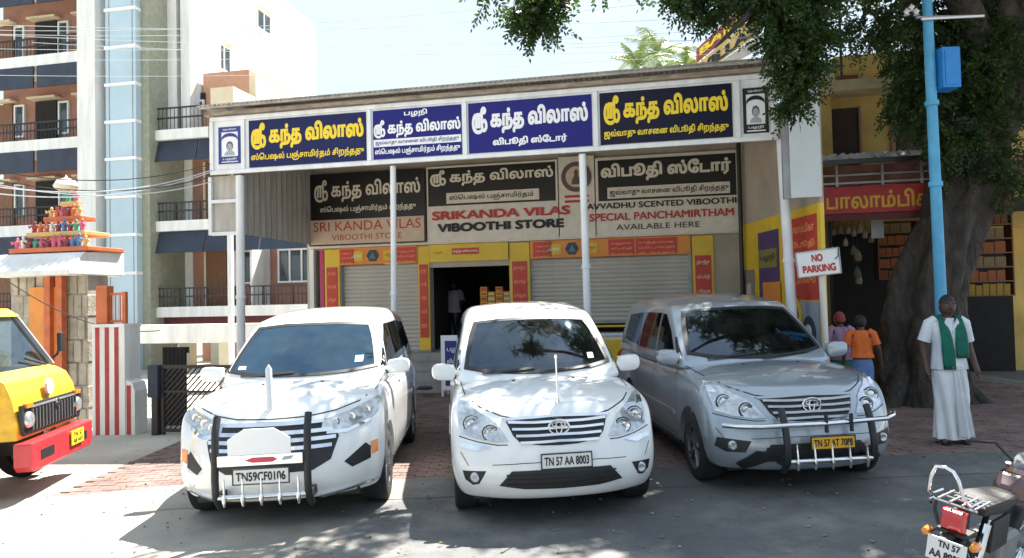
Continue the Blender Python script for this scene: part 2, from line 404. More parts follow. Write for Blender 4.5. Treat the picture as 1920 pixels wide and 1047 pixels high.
# ---------------------------------------------------------------- cars
def lattice_shell(us, ns, nk, pos):
    """quads on the surface of a lattice: us columns across, ns stations, nk levels"""
    idx = {}; V = []; F = []
    nu = len(us)
    def g(i, j, k):
        if (i, j, k) not in idx: idx[i, j, k] = len(V); V.append(pos(us[i], j, k))
        return idx[i, j, k]
    for i in range(nu - 1):
        for k in range(nk - 1):
            F.append((g(i,0,k), g(i+1,0,k), g(i+1,0,k+1), g(i,0,k+1)))
            F.append((g(i,ns-1,k+1), g(i+1,ns-1,k+1), g(i+1,ns-1,k), g(i,ns-1,k)))
        for j in range(ns - 1):
            F.append((g(i,j,nk-1), g(i+1,j,nk-1), g(i+1,j+1,nk-1), g(i,j+1,nk-1)))
            F.append((g(i,j+1,0), g(i+1,j+1,0), g(i+1,j,0), g(i,j,0)))
    for j in range(ns - 1):
        for k in range(nk - 1):
            F.append((g(0,j,k), g(0,j,k+1), g(0,j+1,k+1), g(0,j+1,k)))
            F.append((g(nu-1,j,k+1), g(nu-1,j,k), g(nu-1,j+1,k), g(nu-1,j+1,k+1)))
    return V, F

class Car:
    def __init__(s, name, label, cat, nose, yaw, D, paint, glass):
        s.D = D; s.paint = paint; s.glassm = glass
        s.root = empty(name, (nose[0], nose[1], gz(nose[0])), 0); tag(s.root, label, cat)
        s.root.rotation_euler = (0, -math.atan(TILT), R(yaw))
        s.root.rotation_mode = 'XYZ'
        s.root.rotation_euler = (Matrix.Rotation(-math.atan(TILT), 3, 'Y') @ Matrix.Rotation(R(yaw), 3, 'Z')).to_euler()
        s.make_body()
    def make_body(s):
        D = s.D; S = D['s']; Wd = D['w']; T = D['top']; us = [-1, -.92, -.62, -.25, .25, .62, .92, 1]
        lv = D['levels']; lw = D['lw']; lean = D['lean']
        def pos(u, j, k):
            z0 = lv[0]
            if k == len(lv): z = T[j] - D['crown'] * abs(u) ** 3; wf = lw[k]
            else:
                z = lv[k]; zt = T[j] - .06
                if z > lv[-1] * .99 or j == 0: z = lv[0] + (lv[k] - lv[0]) * min(1, (zt - lv[0]) / (lv[-1] - lv[0] + .05))
                wf = lw[k]
            x = u * Wd[j] * wf
            f = max(0, 1 - S[j] / .62)
            y = S[j] + f * (D['bow'] * abs(u) ** 3.2 + lean[k])
            if j >= len(S) - 2: y -= .08 * abs(u) ** 3
            return (x, y, z)
        V, F = lattice_shell(us, len(S), len(lv) + 1, pos)
        ar = D['axles']; r = D['arch']
        def mods(o):
            q = o.modifiers.new('s', 'SUBSURF'); q.levels = 2; q.render_levels = 2
            ex_ = []
            for ya in ar:
                for sx in (-1, 1):
                    b = MB(); b.lathe([(0.001, 0), (r, 0), (r, .36), (0.001, .36)], (sx * (D['hw'] + .1) - .18, ya, D['wr'] + .02), 'x', 28)
                    c = b.build('cut', None); c.data.materials.append(M['black_plastic']); ex_.append(c)
                    bo = o.modifiers.new('b', 'BOOLEAN'); bo.operation = 'DIFFERENCE'; bo.object = c; bo.solver = 'EXACT'
                    try: bo.material_mode = 'TRANSFER'
                    except Exception: pass
            return ex_
        lower = evaluated(V, F, mods)
        # cabin
        C = D['cab']; us2 = [-1, -.91, -.5, 0, .5, .91, 1]
        lvz = C['z']; fs = C['front']; rs = C['rear']; ww = C['w']; js = [0, .12, .32, .55, .8, .95, 1]
        def pos2(u, j, k):
            q = js[j]; y = fs[k] * (1 - q) + rs[k] * q
            y += (1 - q) ** 3 * C['bow'] * abs(u) ** 2.4 * (1 if k < len(lvz) - 1 else .6)
            z = lvz[k]
            wf = ww[k] * (1 - .03 * (1 - q) ** 2 - .05 * q ** 3)
            if k == len(lvz) - 1:
                z = C['roof'][j] - .045 * abs(u) ** 2.5; 
            return (u * wf, y, z)
        V2, F2 = lattice_shell(us2, len(js), len(lvz), pos2)
        cab = evaluated(V2, F2, lambda o: (lambda q: setattr(q, 'levels', 2) or setattr(q, 'render_levels', 2))(o.modifiers.new('s', 'SUBSURF')))
        bb0 = bmesh.new(); bb0.from_mesh(lower); bb0.from_mesh(cab); s.bvh = BVHTree.FromBMesh(bb0); bb0.free()
        def mods3(o):
            q = o.modifiers.new('s', 'SUBSURF'); q.levels = 2; q.render_levels = 2; ex_ = []
            cuts = [MB().prism([(x * .975, 1.39 + (z - 1.39) * .955) for x, z in D['ws']], .7, 4.1, 'y')]
            for k, poly in enumerate(D['side']):
                cx = sum(p[0] for p in poly) / len(poly); cz = sum(p[1] for p in poly) / len(poly)
                cuts.append(MB().prism([(cx + (a - cx) * .96, cz + (b - cz) * .95) for a, b in poly], -1.2 - .01*k, 1.2 + .01*k, 'x'))
            for b in cuts:
                c = b.build('cut', None); c.data.materials.append(M['cabin_lining']); ex_.append(c)
                bo = o.modifiers.new('b', 'BOOLEAN'); bo.operation = 'DIFFERENCE'; bo.object = c; bo.solver = 'EXACT'
                bo.material_mode = 'TRANSFER'
            return ex_
        cab = evaluated(V2, F2, mods3)
        # remap: everything that came from a cutter is slot 1
        for me_ in (lower, cab):
            nm = [m_.name if m_ else '' for m_ in me_.materials]
            for p in me_.polygons:
                n_ = nm[p.material_index] if p.material_index < len(nm) else ''
                p.material_index = 1 if n_ == 'cabin_lining' else 2 if n_ == 'black_plastic' else 0
        bm = bmesh.new(); bm.from_mesh(lower)
        bm.from_mesh(cab)
        me = bpy.data.meshes.new('body'); bm.to_mesh(me); 
        bm.free()
        me.materials.clear(); me.materials.append(s.paint); me.materials.append(M['cabin_lining']); me.materials.append(M['black_plastic'])
        me.shade_smooth()
        b2 = bmesh.new(); b2.from_mesh(me)
        for e in b2.edges:
            if len(e.link_faces) == 2 and e.calc_face_angle(0) > .9: e.smooth = False
        b2.to_mesh(me); b2.free()
        o = bpy.data.objects.new('body', me); COL.objects.link(o); o.parent = s.root
        s.body = o
        # seats, dashboard, steering wheel
        def seat(x, y, w_=.24):
            r = []
            for z, dy, ww_ in ((1.05,0,1.0),(1.25,.05,1.0),(1.36,.08,.8)): r.append([(x-w_*ww_,y+dy,z),(x+w_*ww_,y+dy,z),(x+w_*ww_,y+dy+.12,z),(x-w_*ww_,y+dy+.12,z)])
            q = MB().loft(r).build('seat', M['seat'], s.root, bevel=.03); MB().box(x-.12,x+.12,y+.11,y+.2,1.40,1.54).build('headrest', M['seat'], q, bevel=.03)
        for x_ in (-.36, .36): seat(x_, D['cab']['front'][0] + 1.15)
        for x_ in (-.42, 0, .42): seat(x_, D['cab']['front'][0] + 2.1, .2)
        yd = D['cab']['front'][0] + .42
        MB().prism([(yd,1.12),(yd+.05,1.175),(yd+.35,1.17),(yd+.45,1.1)], -.70, .70, 'x').build('dashboard', M['cabin_lining'], s.root)
        MB().tube([(-.36+.19*math.cos(2*math.pi*k/20), yd+.52+.05*math.sin(2*math.pi*k/20), 1.17+.17*math.sin(2*math.pi*k/20)) for k in range(21)], .016, 8).build('steering_wheel', M['seam'], s.root, True)
        MB().box(-.12,.12,D['cab']['front'][3]+.18,D['cab']['front'][3]+.2,1.52,1.58).build('rear_view_mirror', M['seam'], s.root, bevel=.004)
        # undertray keeps daylight out from below
        MB().box(-.7, .7, .35, D['len'] - .3, .20, .28).build('underbody', M['black_plastic'], s.root)
    def cast(s, a, b, view):
        if view == 'F': o, d = Vector((a, -3, b)), Vector((0, 1, 0))
        elif view == 'L': o, d = Vector((-3, a, b)), Vector((1, 0, 0))
        elif view == 'R': o, d = Vector((3, a, b)), Vector((-1, 0, 0))
        elif view == 'B': o, d = Vector((a, 9, b)), Vector((0, -1, 0))
        else: o, d = Vector((a, b, 4)), Vector((0, 0, -1))
        return s.bvh.ray_cast(o, d)
    def panel(s, name, poly, view, m, off=.004, res=.06, parent=None, skirt=.015, label=None, mirror=False):
        if view in 'F' and mirror: 
            a = s.panel(name, poly, view, m, off, res, parent, skirt, label); 
            b = s.panel(name, [(-x, z) for x, z in poly][::-1], view, m, off, res, parent, skirt, label); return a, b
        # densify the outline
        P = []
        for i in range(len(poly)):
            p, q = Vector(poly[i]), Vector(poly[(i+1) % len(poly)]); n = max(1, int((q - p).length / res))
            P += [p.lerp(q, t / n) for t in range(n)]
        nb = len(P)
        xs = [p.x for p in P]; zs = [p.y for p in P]; x = min(xs) + res / 2
        I = []
        while x < max(xs):
            z = min(zs) + res / 2
            while z < max(zs): I.append(Vector((x, z))); z += res
            x += res
        mind = res * .45
        I = [p for p in I if min((p - q).length for q in P) > mind]
        v, e, f, *_ = geometry.delaunay_2d_cdt(P + I, [], [tuple(range(nb))], 1, 1e-6)
        V = []; ok = []
        for p in v:
            h, n, _i, _d = s.cast(p.x, p.y, view)
            if h is None: V.append(None); continue
            if n.dot({'F': Vector((0,-1,0)), 'L': Vector((-1,0,0)), 'R': Vector((1,0,0)), 'B': Vector((0,1,0)), 'T': Vector((0,0,1))}[view]) < 0: n = -n
            V.append((h + n * off, n))
        F = [t for t in f if all(V[i] is not None for i in t)]
        if not F: return None
        used = sorted({i for t in F for i in t}); mp = {u: i for i, u in enumerate(used)}
        VV = [V[i][0] for i in used]; F = [tuple(mp[i] for i in t) for t in F]
        # skirt
        cnt = {}
        for t in F:
            for i in range(len(t)):
                e = (t[i], t[(i+1) % len(t)]); cnt[e] = 1
        bd = [e for e in cnt if (e[1], e[0]) not in cnt]
        base = len(VV); low = {}
        for a, b in bd:
            for k in (a, b):
                if k not in low:
                    low[k] = len(VV); VV.append(V[used[k]][0] - V[used[k]][1] * (off + skirt))
        F += [(b, a, low[a], low[b]) for a, b in bd]
        o = link_mesh(name, VV, F, m, parent or s.root, True)
        bm = bmesh.new(); bm.from_mesh(o.data); bmesh.ops.recalc_face_normals(bm, faces=bm.faces)
        for e in bm.edges:
            if len(e.link_faces) == 2 and e.calc_face_angle(0) > .6: e.smooth = False
        bm.to_mesh(o.data); bm.free()
        if label: o['label'] = label
        return o
    def line(s, pts, view, name='panel_gap', wd=.008, m=None, off=.0015, mirror=False, parent=None):
        P = [Vector(p) for p in pts]; L_, R_ = [], []
        D = []
        for i in range(len(P) - 1):
            n = max(1, int((P[i+1] - P[i]).length / .05)); D += [P[i].lerp(P[i+1], k / n) for k in range(n)]
        D.append(P[-1]); V = []; F = []
        for i, p in enumerate(D):
            t = (D[min(i+1, len(D)-1)] - D[max(i-1, 0)]).normalized(); n = Vector((-t.y, t.x)) * wd / 2
            for q in (p + n, p - n):
                h, nn, *_ = s.cast(q.x, q.y, view)
                if h is None: h, nn = (V[-1] if V else Vector((0, 0, 0))), Vector((0, 0, 1))
                else:
                    d = {'F': Vector((0,-1,0)), 'L': Vector((-1,0,0)), 'R': Vector((1,0,0)), 'B': Vector((0,1,0)), 'T': Vector((0,0,1))}[view]
                    if nn.dot(d) < 0: nn = -nn
                    h = h + nn * off
                V.append(h)
        F = [(2*i, 2*i+1, 2*i+3, 2*i+2) for i in range(len(D) - 1)]
        o = link_mesh(name, V, F, m or M['seam'], parent or s.body, False)
        if mirror: s.line([(-a, b) for a, b in pts], view, name, wd, m, off, False, parent)
        return o
    def wheels(s, spokes=5):
        D = s.D; wr = D['wr']
        first = None
        for ya in D['axles']:
            for sx in (-1, 1):
                if first is None:
                    t = MB(); t.lathe([(wr-.12,-.10),(wr-.03,-.105),(wr-.006,-.09),(wr,-.05),(wr,.05),(wr-.006,.09),(wr-.03,.105),(wr-.12,.10)], (0,0,0), 'x', 36)
                    wh = t.build('wheel', M['rubber'], s.root, True)
                    r = MB(); r.lathe([(wr-.115,-.1),(wr-.125,-.085),(wr-.13,.06),(.001,.05)], (0,0,0), 'x', 36)
                    r.build('wheel_barrel', M['black_plastic'], wh, True)
                    r = MB(); r.lathe([(wr-.11,-.102),(wr-.128,-.096),(wr-.13,-.07),(wr-.115,-.075)], (0,0,0), 'x', 36, True)
                    r.lathe([(.001,-.085),(.05,-.08),(.055,-.05)], (0,0,0), 'x', 20)
                    for k in range(spokes):
                        for dq in (-.16, .16):
                            q = 2 * math.pi * (k + .5) / spokes; q2 = q + dq
                            r.bar((-.07, .04*math.cos(q), .04*math.sin(q)), (-.083, (wr-.125)*math.cos(q2), (wr-.125)*math.sin(q2)), .035, .02)
                    r.build('rim', M['alloy'], wh, False)
                    first = wh; o = wh
                else: o = copy_tree(first, s.root)
                o.location = (sx * (D['hw'] - .125), ya, wr); o.rotation_euler = (0, 0, 0 if sx < 0 else math.pi)
    def mirror(s, sx, y, z, m=None, w=.2, h=.15):
        b = MB(); rings = []
        for q, (sc_, dy) in enumerate(((.55, -.05), (.9, -.035), (1, 0), (.93, .035), (.88, .045))):
            ring = []
            for k in range(16):
                a = 2 * math.pi * k / 16; c, d = math.cos(a), math.sin(a)
                x = math.copysign(abs(c) ** .6, c) * w / 2 * sc_; zz = math.copysign(abs(d) ** .7, d) * h / 2 * sc_
                ring.append((sx * (D_hw(s) + .10) + x, y + dy, z + zz + .01 * c * sx))
            rings.append(ring)
        b.loft(rings); o = b.build('wing_mirror', m or s.paint, s.root, True)
        MB().box(sx*(D_hw(s)+.10)-w*.42, sx*(D_hw(s)+.10)+w*.42, y+.046, y+.05, z-h*.4, z+h*.4).build('mirror_glass', M['chrome'], o)
        MB().bar((sx*(D_hw(s)-.1), y+.03, z-.06), (sx*(D_hw(s)+.04), y, z-.05), .05, .035).build('mirror_arm', M['black_plastic'], o)
    def plate(s, text, x, y, z, w, h, bg_, ink=None, rows=None, parent=None):
        p = MB().box(x-w/2, x+w/2, y, y+.012, z-h/2, z+h/2).build('number_plate', bg_, parent or s.root, bevel=.003)
        f = MB()
        for a, b, c, d in ((x-w/2-.008, x+w/2+.008, z-h/2-.008, z-h/2), (x-w/2-.008, x+w/2+.008, z+h/2, z+h/2+.008), (x-w/2-.008, x-w/2, z-h/2, z+h/2), (x+w/2, x+w/2+.008, z-h/2, z+h/2)):
            f.box(a, b, y-.004, y+.012, c, d)
        f.build('plate_frame', M['black_plastic'], p)
        put_text(text, x-w*.45, x+w*.45, z-h*.32, z+h*.32, lambda a, b: (a, y-.003, b), ink or M['ink'], p, bold=.03)
        return p
    def emblem(s, x, z, w=.15, h=.1, y=None):
        hit = s.cast(x, z, 'F')[0]; y = (hit.y if hit else 0) - .03 if y is None else y
        b = MB()
        def ell(cx, cz, a, c, r):
            n = 28; b.tube([(cx + a*math.cos(2*math.pi*k/n), y - .006*math.cos(2*math.pi*k/n*0), cz + c*math.sin(2*math.pi*k/n)) for k in range(n + 1)], r, 6, False)
        ell(x, z, w/2, h/2, .009); ell(x, z + h*.18, w*.33, h*.17, .007); ell(x, z - h*.02, w*.15, h*.44, .007)
        b.build('badge', M['chrome'], s.root, True)
def D_hw(s): return s.D['hw'] - .06

INNOVA = dict(len=4.585, hw=.885, wr=.325, arch=.375, axles=(.86, 3.61),
  s=[0, .09, .26, .5, .8, 1.1, 1.5, 2.2, 3.0, 3.8, 4.3, 4.52, 4.58],
  w=[.80, .85, .875, .885, .885, .885, .885, .885, .885, .885, .875, .85, .80],
  top=[.90, .965, 1.0, 1.05, 1.09, 1.12, 1.11, 1.10, 1.11, 1.13, 1.14, 1.14, 1.10],
  levels=[.23, .34, .48, .62, .78, .92], lw=[.93, .98, 1.0, 1.0, .995, .985, .93], lean=[.07, .015, 0, .02, .06, .12, .19],
  bow=.30, crown=.085, ws=[(-.715,1.19),(-.5,1.155),(-.2,1.14),(0,1.135),(.2,1.14),(.5,1.155),(.715,1.19),(.68,1.34),(.635,1.50),(.585,1.615),(.3,1.64),(0,1.645),(-.3,1.64),(-.585,1.615),(-.635,1.50),(-.68,1.34)],
  side=[[(1.54,1.17),(2.28,1.17),(2.28,1.60),(2.15,1.60),(1.84,1.42)],[(2.36,1.17),(3.18,1.17),(3.18,1.61),(2.36,1.61)],[(3.26,1.18),(4.20,1.22),(4.08,1.56),(3.26,1.605)]],
  cab=dict(z=[1.03, 1.12, 1.32, 1.53, 1.71, 1.82], front=[1.02, 1.11, 1.35, 1.65, 1.93, 2.10], rear=[4.52, 4.52, 4.48, 4.42, 4.34, 4.15],
     w=[.85, .845, .80, .745, .70, .60], roof=[1.73, 1.775, 1.82, 1.83, 1.815, 1.79, 1.74], bow=.24))
CRYSTA = dict(len=4.735, hw=.915, wr=.335, arch=.39, axles=(.90, 3.65),
  s=[0, .09, .26, .5, .8, 1.15, 1.6, 2.2, 3.0, 3.9, 4.45, 4.68, 4.735],
  w=[.80, .87, .905, .915, .915, .915, .915, .915, .915, .915, .90, .87, .82],
  top=[.93, 1.0, 1.045, 1.09, 1.13, 1.165, 1.15, 1.14, 1.15, 1.17, 1.18, 1.18, 1.14],
  levels=[.24, .35, .48, .63, .80, .95], lw=[.93, .98, 1.0, .995, 1.0, .985, .93], lean=[.06, .01, 0, .02, .05, .11, .18],
  bow=.40, crown=.09, ws=[(-.75,1.225),(-.5,1.195),(-.2,1.18),(.2,1.18),(.5,1.195),(.75,1.225),(.715,1.38),(.665,1.54),(.615,1.65),(.3,1.675),(-.3,1.675),(-.615,1.65),(-.665,1.54),(-.715,1.38)],
  side=[[(1.60,1.21),(2.36,1.215),(2.36,1.64),(2.20,1.64),(1.88,1.47)],[(2.42,1.215),(3.28,1.225),(3.28,1.65),(2.42,1.64)],[(3.34,1.225),(4.35,1.31),(4.15,1.60),(3.34,1.645)]],
  cab=dict(z=[1.06, 1.16, 1.35, 1.55, 1.74, 1.85], front=[1.05, 1.14, 1.38, 1.70, 1.98, 2.2], rear=[4.64, 4.64, 4.60, 4.53, 4.44, 4.2],
     w=[.875, .865, .82, .77, .72, .62], roof=[1.76, 1.81, 1.855, 1.865, 1.85, 1.82, 1.77], bow=.26))

def _seal(c, ws, zc, _):
    n = len(ws)
    for i in range(n):
        p, q = ws[i], ws[(i+1) % n]; f = lambda p, k: (p[0]*k, zc + (p[1]-zc)*(k + (k-1)*.7))
        c.panel('windscreen_seal', [f(p, 1.015), f(q, 1.015), f(q, .955), f(p, .955)], 'F', M['black_plastic'], .0115, .05, skirt=.008)
Car.seal = _seal
def common_glass(c, ws, sides, rear=None, wiper=True):
    ws_ = c.panel('windscreen', ws, 'F', c.glassm, .009, .06)
    for v in 'LR':
        for k, poly in enumerate(sides): c.panel('side_window', poly, v, M['glass'], .004, .10)
    return ws_

def innova(name, label, cat, nose, yaw, paint, glass, kit=False):
    c = Car(name, label, cat, nose, yaw, INNOVA, paint, glass)
    ws = [(-.715,1.19),(-.5,1.155),(-.2,1.14),(0,1.135),(.2,1.14),(.5,1.155),(.715,1.19),(.68,1.34),(.635,1.50),(.585,1.615),(.3,1.64),(0,1.645),(-.3,1.64),(-.585,1.615),(-.635,1.50),(-.68,1.34)]
    c.seal(ws, 1.39, .035)
    common_glass(c, ws, [
        [(1.54,1.17),(2.28,1.17),(2.28,1.60),(2.15,1.60),(1.84,1.42)],
        [(2.36,1.17),(3.18,1.17),(3.18,1.61),(2.36,1.61)],
        [(3.26,1.18),(4.20,1.22),(4.08,1.56),(3.26,1.605)]])
    for v in 'LR':
        c.panel('quarter_glass', [(1.40,1.175),(1.49,1.175),(1.68,1.35),(1.655,1.36)], v, M['glass'], .004, .06)
        for pts in ([(1.32,.36),(1.36,.9),(1.48,1.14)], [(2.32,.32),(2.32,1.62)], [(3.24,1.62),(3.24,1.0),(3.1,.62),(3.05,.36)], [(1.32,.36),(3.05,.36)], [(4.3,1.2),(4.32,.7)]):
            c.line(pts, v)
        for ys in (2.12, 3.0):
            c.panel('door_handle', [(ys,.955),(ys+.16,.955),(ys+.16,.985),(ys,.985)], v, paint, .022, .04)
        c.panel('side_moulding', [(1.4,.56),(3.1,.56),(3.1,.61),(1.4,.61)], v, paint, .012, .12)
        c.panel('side_skirt', [(1.3,.25),(3.15,.25),(3.15,.31),(1.3,.31)], v, M['black_plastic'] if kit else paint, .02, .12)
    # bonnet seam
    c.line([(-.79,1.13),(-.74,1.02),(-.62,.945),(-.45,.885),(-.30,.865),(0,.86),(.30,.865),(.45,.885),(.62,.945),(.74,1.02),(.79,1.13)], 'F', wd=.010)
    # headlights
    hl = [(-.795,.985),(-.73,.975),(-.62,.905),(-.50,.835),(-.455,.765),(-.41,.70),(-.50,.69),(-.66,.71),(-.785,.745),(-.808,.86)]
    hls = c.panel('headlight', hl, 'F', M['lens'], .010, .04, mirror=True)
    for o, sx in zip(hls, (-1, 1)):
        for (lx, lz, lr) in ((-.555,.765,.058),(-.70,.82,.062)):
            h = c.cast(sx * -lx * -1, lz, 'F')[0]
            b = MB(); b.lathe([(.012,-.010),(lr*.3,-.004),(lr*.55,-.002),(lr*.95,-.018),(lr*1.05,-.012),(lr*1.06,-.004)], (-sx*lx*-1, h.y - .012, lz), 'y', 20)
            b.build('reflector', M['lens_clear'], o, True)
            MB().lathe([(lr*1.06,-.016),(lr*1.16,-.012),(lr*1.18,.0)], (-sx*lx*-1, h.y - .010, lz), 'y', 20).build('bezel', M['black_plastic'], o, True)
        c.panel('indicator', [(sx*a, z) for a, z in ((.73,.90),(.80,.90),(.80,.95),(.76,.955))], 'F', M['lens_clear'], .014, .03, parent=o)
    # grille
    g = [(-.42,.845),(-.2,.86),(0,.865),(.2,.86),(.42,.845),(.37,.74),(.32,.69),(.15,.665),(0,.66),(-.15,.665),(-.32,.69),(-.37,.74)]
    gr = c.panel('grille', g, 'F', M['black_plastic'], .004, .05)
    for k in range(4):
        z = .832 - k * .046; xw = .40 - k * .028; dz = .012 + k * .003
        pts = [(-xw, z - dz + .012), (-xw*.5, z - dz*.4), (0, z - dz*.2), (xw*.5, z - dz*.4), (xw, z - dz + .012)]
        poly = [(x, q + .009) for x, q in pts] + [(x, q - .009) for x, q in pts[::-1]]
        c.panel('grille_slat', poly, 'F', M['chrome'] if not kit else M['alloy'], .026, .06, parent=gr)
    c.panel('grille_surround', [(-.45,.868),(0,.888),(.45,.868),(.43,.85),(0,.868),(-.43,.85)], 'F', M['chrome'] if not kit else paint, .014, .05)
    c.emblem(0, .80, .165, .115)
    # bumper
    lo = [(-.40,.475),(0,.485),(.40,.475),(.50,.36),(.3,.335),(0,.33),(-.3,.335),(-.50,.36)]
    li = c.panel('lower_intake', lo, 'F', M['black_plastic'], .010, .05)
    for z in (.37,.405,.44): c.panel('intake_bar', [(-.44,z),(.44,z),(.44,z+.008),(-.44,z+.008)], 'F', M['seam'], .022, .08, parent=li)
    for sx in (-1, 1):
        P = [(.60,.47),(.79,.455),(.77,.385),(.71,.345),(.66,.36)] if not kit else [(.55,.50),(.80,.52),(.82,.44),(.74,.395),(.60,.40)]
        P = [(sx*a, z) for a, z in P]
        fo = c.panel('fog_light', P if sx > 0 else P[::-1], 'F', M['black_plastic'], .003, .04)
        h = c.cast(sx*.69, .425 if not kit else .455, 'F')[0]
        MB().lathe([(.001,-.012),(.03,-.016),(.042,-.006),(.045,.01)], (sx*.69, h.y - .006, .41 if not kit else .455), 'y', 18).build('fog_lamp', M['lens'], fo, True)
        if not kit:
            P = [(.55,.655),(.66,.665),(.80,.675),(.80,.64),(.66,.62)]; P = [(sx*a, z) for a, z in P]
            c.panel('bumper_trim', P if sx > 0 else P[::-1], 'F', M['chrome'], .012, .04)
    c.line([(-.81,.725),(-.78,.715),(-.66,.69),(-.50,.672),(-.42,.675)], 'F', wd=.008, mirror=True)
    c.line([(-.55,.52),(-.3,.535),(0,.54),(.3,.535),(.55,.52)], 'F', wd=.006)
    c.wheels(5)
    for sx in (-1, 1): c.mirror(sx, 1.42, 1.165, w=.24, h=.17)
    # wipers, roof seam
    for a, b in (((-.55,1.135),(-.05,1.175)), ((.0,1.125),(.5,1.165))):
        c.line([a, b], 'F', 'wiper', .02, M['black_plastic'], .02, parent=c.root)
    return c

def bull_bar(c, xs=(-.36,.36), top=.98, bottom=.24, yo=-.13, kind=0):
    o = None
    for x in xs:
        root = MB()
        pts = [(x, yo+.10, bottom), (x, yo, bottom+.10), (x, yo-.01, .5), (x, yo+.03, top-.12), (x, yo+.09, top)]
        P = []
        for i in range(len(pts)-1): P += [tuple(Vector(pts[i]).lerp(Vector(pts[i+1]), t/3)) for t in range(3)]
        P.append(pts[-1])
        root.tube(P, .03, 10)
        q = root.build('bull_bar_post', M['black_plastic'], c.root, True); MB().box(x-.02, x+.02, yo+.03, yo+.3, bottom+.05, bottom+.12).build('mounting', M['black_plastic'], q)
        o = o or q
    t = MB(); t.tube([(xs[0]-.0, yo-.0, bottom+.10), (xs[1]+.0, yo-.0, bottom+.10)], .021, 10); t.build('lower_tube', M['chrome'], o, True)
    for k in range(5):
        x = xs[0] + (xs[1]-xs[0]) * (k+.5)/5
        MB().tube([(x, yo-.022, bottom+.03), (x, yo-.030, bottom+.09), (x, yo-.024, bottom+.13), (x, yo-.024, bottom+.25)], [.009,.019,.010,.007], 8).build('upright', M['chrome'], o, True)
    return o
mid = innova('white_minivan', 'white minivan with blank flagpole on bonnet, parked between the two bull-bar vehicles', 'minivan', (.38, 5.78), 5.0, M['white_paint'], M['glass'])
for (x_, y_, r_) in ((-.02, 1.62, .035),): 
    MB().lathe([(.001,0),(.06,0),(.055,.02),(.035,.05),(.04,.08),(.015,.11),(.001,.12)], (-.06,1.58,1.17), 'z', 12).build('dashboard_figurine', M['white_ink'], mid.root, True)
mid.plate('TN 57 AA 8003', .04, mid.cast(.04,.56,'F')[0].y - .02, .545, .40, .11, M['plate_white'])
b = MB(); b.tube([(.03,.30,.93),(.03,.30,1.36)], .007, 8); b.tube([(.03,.30,.96),(.03,.30,1.0)], .016, 8); b.tube([(.03,.30,1.34),(.03,.30,1.37)], .013, 8); b.build('flagpole', M['chrome'], mid.root, True)

sil = innova('silver_minivan', 'silver minivan with chrome and black bull bar and yellow number plate', 'minivan', (2.66, 6.33), 3.0, M['silver_paint'], M['glass'], kit=True)
bb = bull_bar(sil, xs=(-.34,.42), top=.80, bottom=.26)
t = MB(); yb = -.13
t.tube([(-.80,.12,.655),(-.70,.0,.66),(-.55,-.10,.665),(.0,-.15,.675),(.56,-.11,.685),(.68,.0,.69),(.74,.10,.695)], .022, 10); t.build('cross_tube', M['chrome'], bb, True)
for x in (.0, .22): MB().tube([(x,-.155,.60),(x,-.155,.75)], .017, 8).build('tube_joiner', M['black_plastic'], bb, True)
sil.plate('TN 57 AT 7088', .08, -.10, .50, .38, .10, M['plate_yellow'])
for sx in (-1, 1):
    P = [(sx*a, z) for a, z in ((.30,.40),(.52,.42),(.66,.30),(.60,.25),(.44,.33),(.30,.34))]
    sil.panel('bumper_insert', P if sx > 0 else P[::-1], 'F', M['black_plastic'], .02, .06)

# ---- newer model on the left
c = Car('white_minivan', 'white minivan, leftmost of three, blank hexagonal board over its grille', 'minivan', (-2.06, 6.02), 3.0, CRYSTA, M['white_paint'], M['glass_blue'])
lef = c
ws = [(-.75,1.225),(-.5,1.195),(-.2,1.18),(.2,1.18),(.5,1.195),(.75,1.225),(.715,1.38),(.665,1.54),(.615,1.65),(.3,1.675),(-.3,1.675),(-.615,1.65),(-.665,1.54),(-.715,1.38)]
c.seal(ws, 1.42, 0)
common_glass(c, ws, [
    [(1.60,1.21),(2.36,1.215),(2.36,1.64),(2.20,1.64),(1.88,1.47)],
    [(2.42,1.215),(3.28,1.225),(3.28,1.65),(2.42,1.64)],
    [(3.34,1.225),(4.35,1.31),(4.15,1.60),(3.34,1.645)]])
for v in 'LR':
    c.panel('quarter_glass', [(1.44,1.215),(1.57,1.215),(1.76,1.39),(1.73,1.40)], v, M['glass'], .004, .06)
    c.panel('pillar_trim', [(2.358,1.21),(2.422,1.21),(2.422,1.645),(2.358,1.645)], v, M['black_plastic'], .003, .06)
    c.panel('pillar_trim', [(3.278,1.22),(3.342,1.22),(3.342,1.65),(3.278,1.65)], v, M['black_plastic'], .003, .06)
    for pts in ([(1.36,.36),(1.42,.9),(1.54,1.18)], [(2.39,.32),(2.39,1.2)], [(3.31,1.2),(3.3,1.0),(3.16,.62),(3.1,.36)], [(1.36,.36),(3.1,.36)]):
        c.line(pts, v)
    c.line([(1.1,.98),(2.0,1.0),(3.2,1.03),(4.4,1.08)], v, 'side_crease', .012, M['white_paint'], .006, parent=c.body)
    for ys in (2.15, 3.06): c.panel('door_handle', [(ys,.99),(ys+.17,.995),(ys+.17,1.02),(ys,1.015)], v, M['white_paint'], .024, .04)
    c.panel('side_skirt', [(1.34,.26),(3.2,.26),(3.2,.33),(1.34,.33)], v, M['chrome'], .02, .12)
c.line([(-.82,1.15),(-.80,1.06),(-.70,.995),(-.52,.945),(-.3,.92),(0,.915),(.3,.92),(.52,.945),(.70,.995),(.80,1.06),(.82,1.15)], 'F', wd=.010)
hl = [(-.865,1.035),(-.80,.995),(-.62,.925),(-.42,.875),(-.42,.80),(-.62,.79),(-.80,.84),(-.868,.90)]
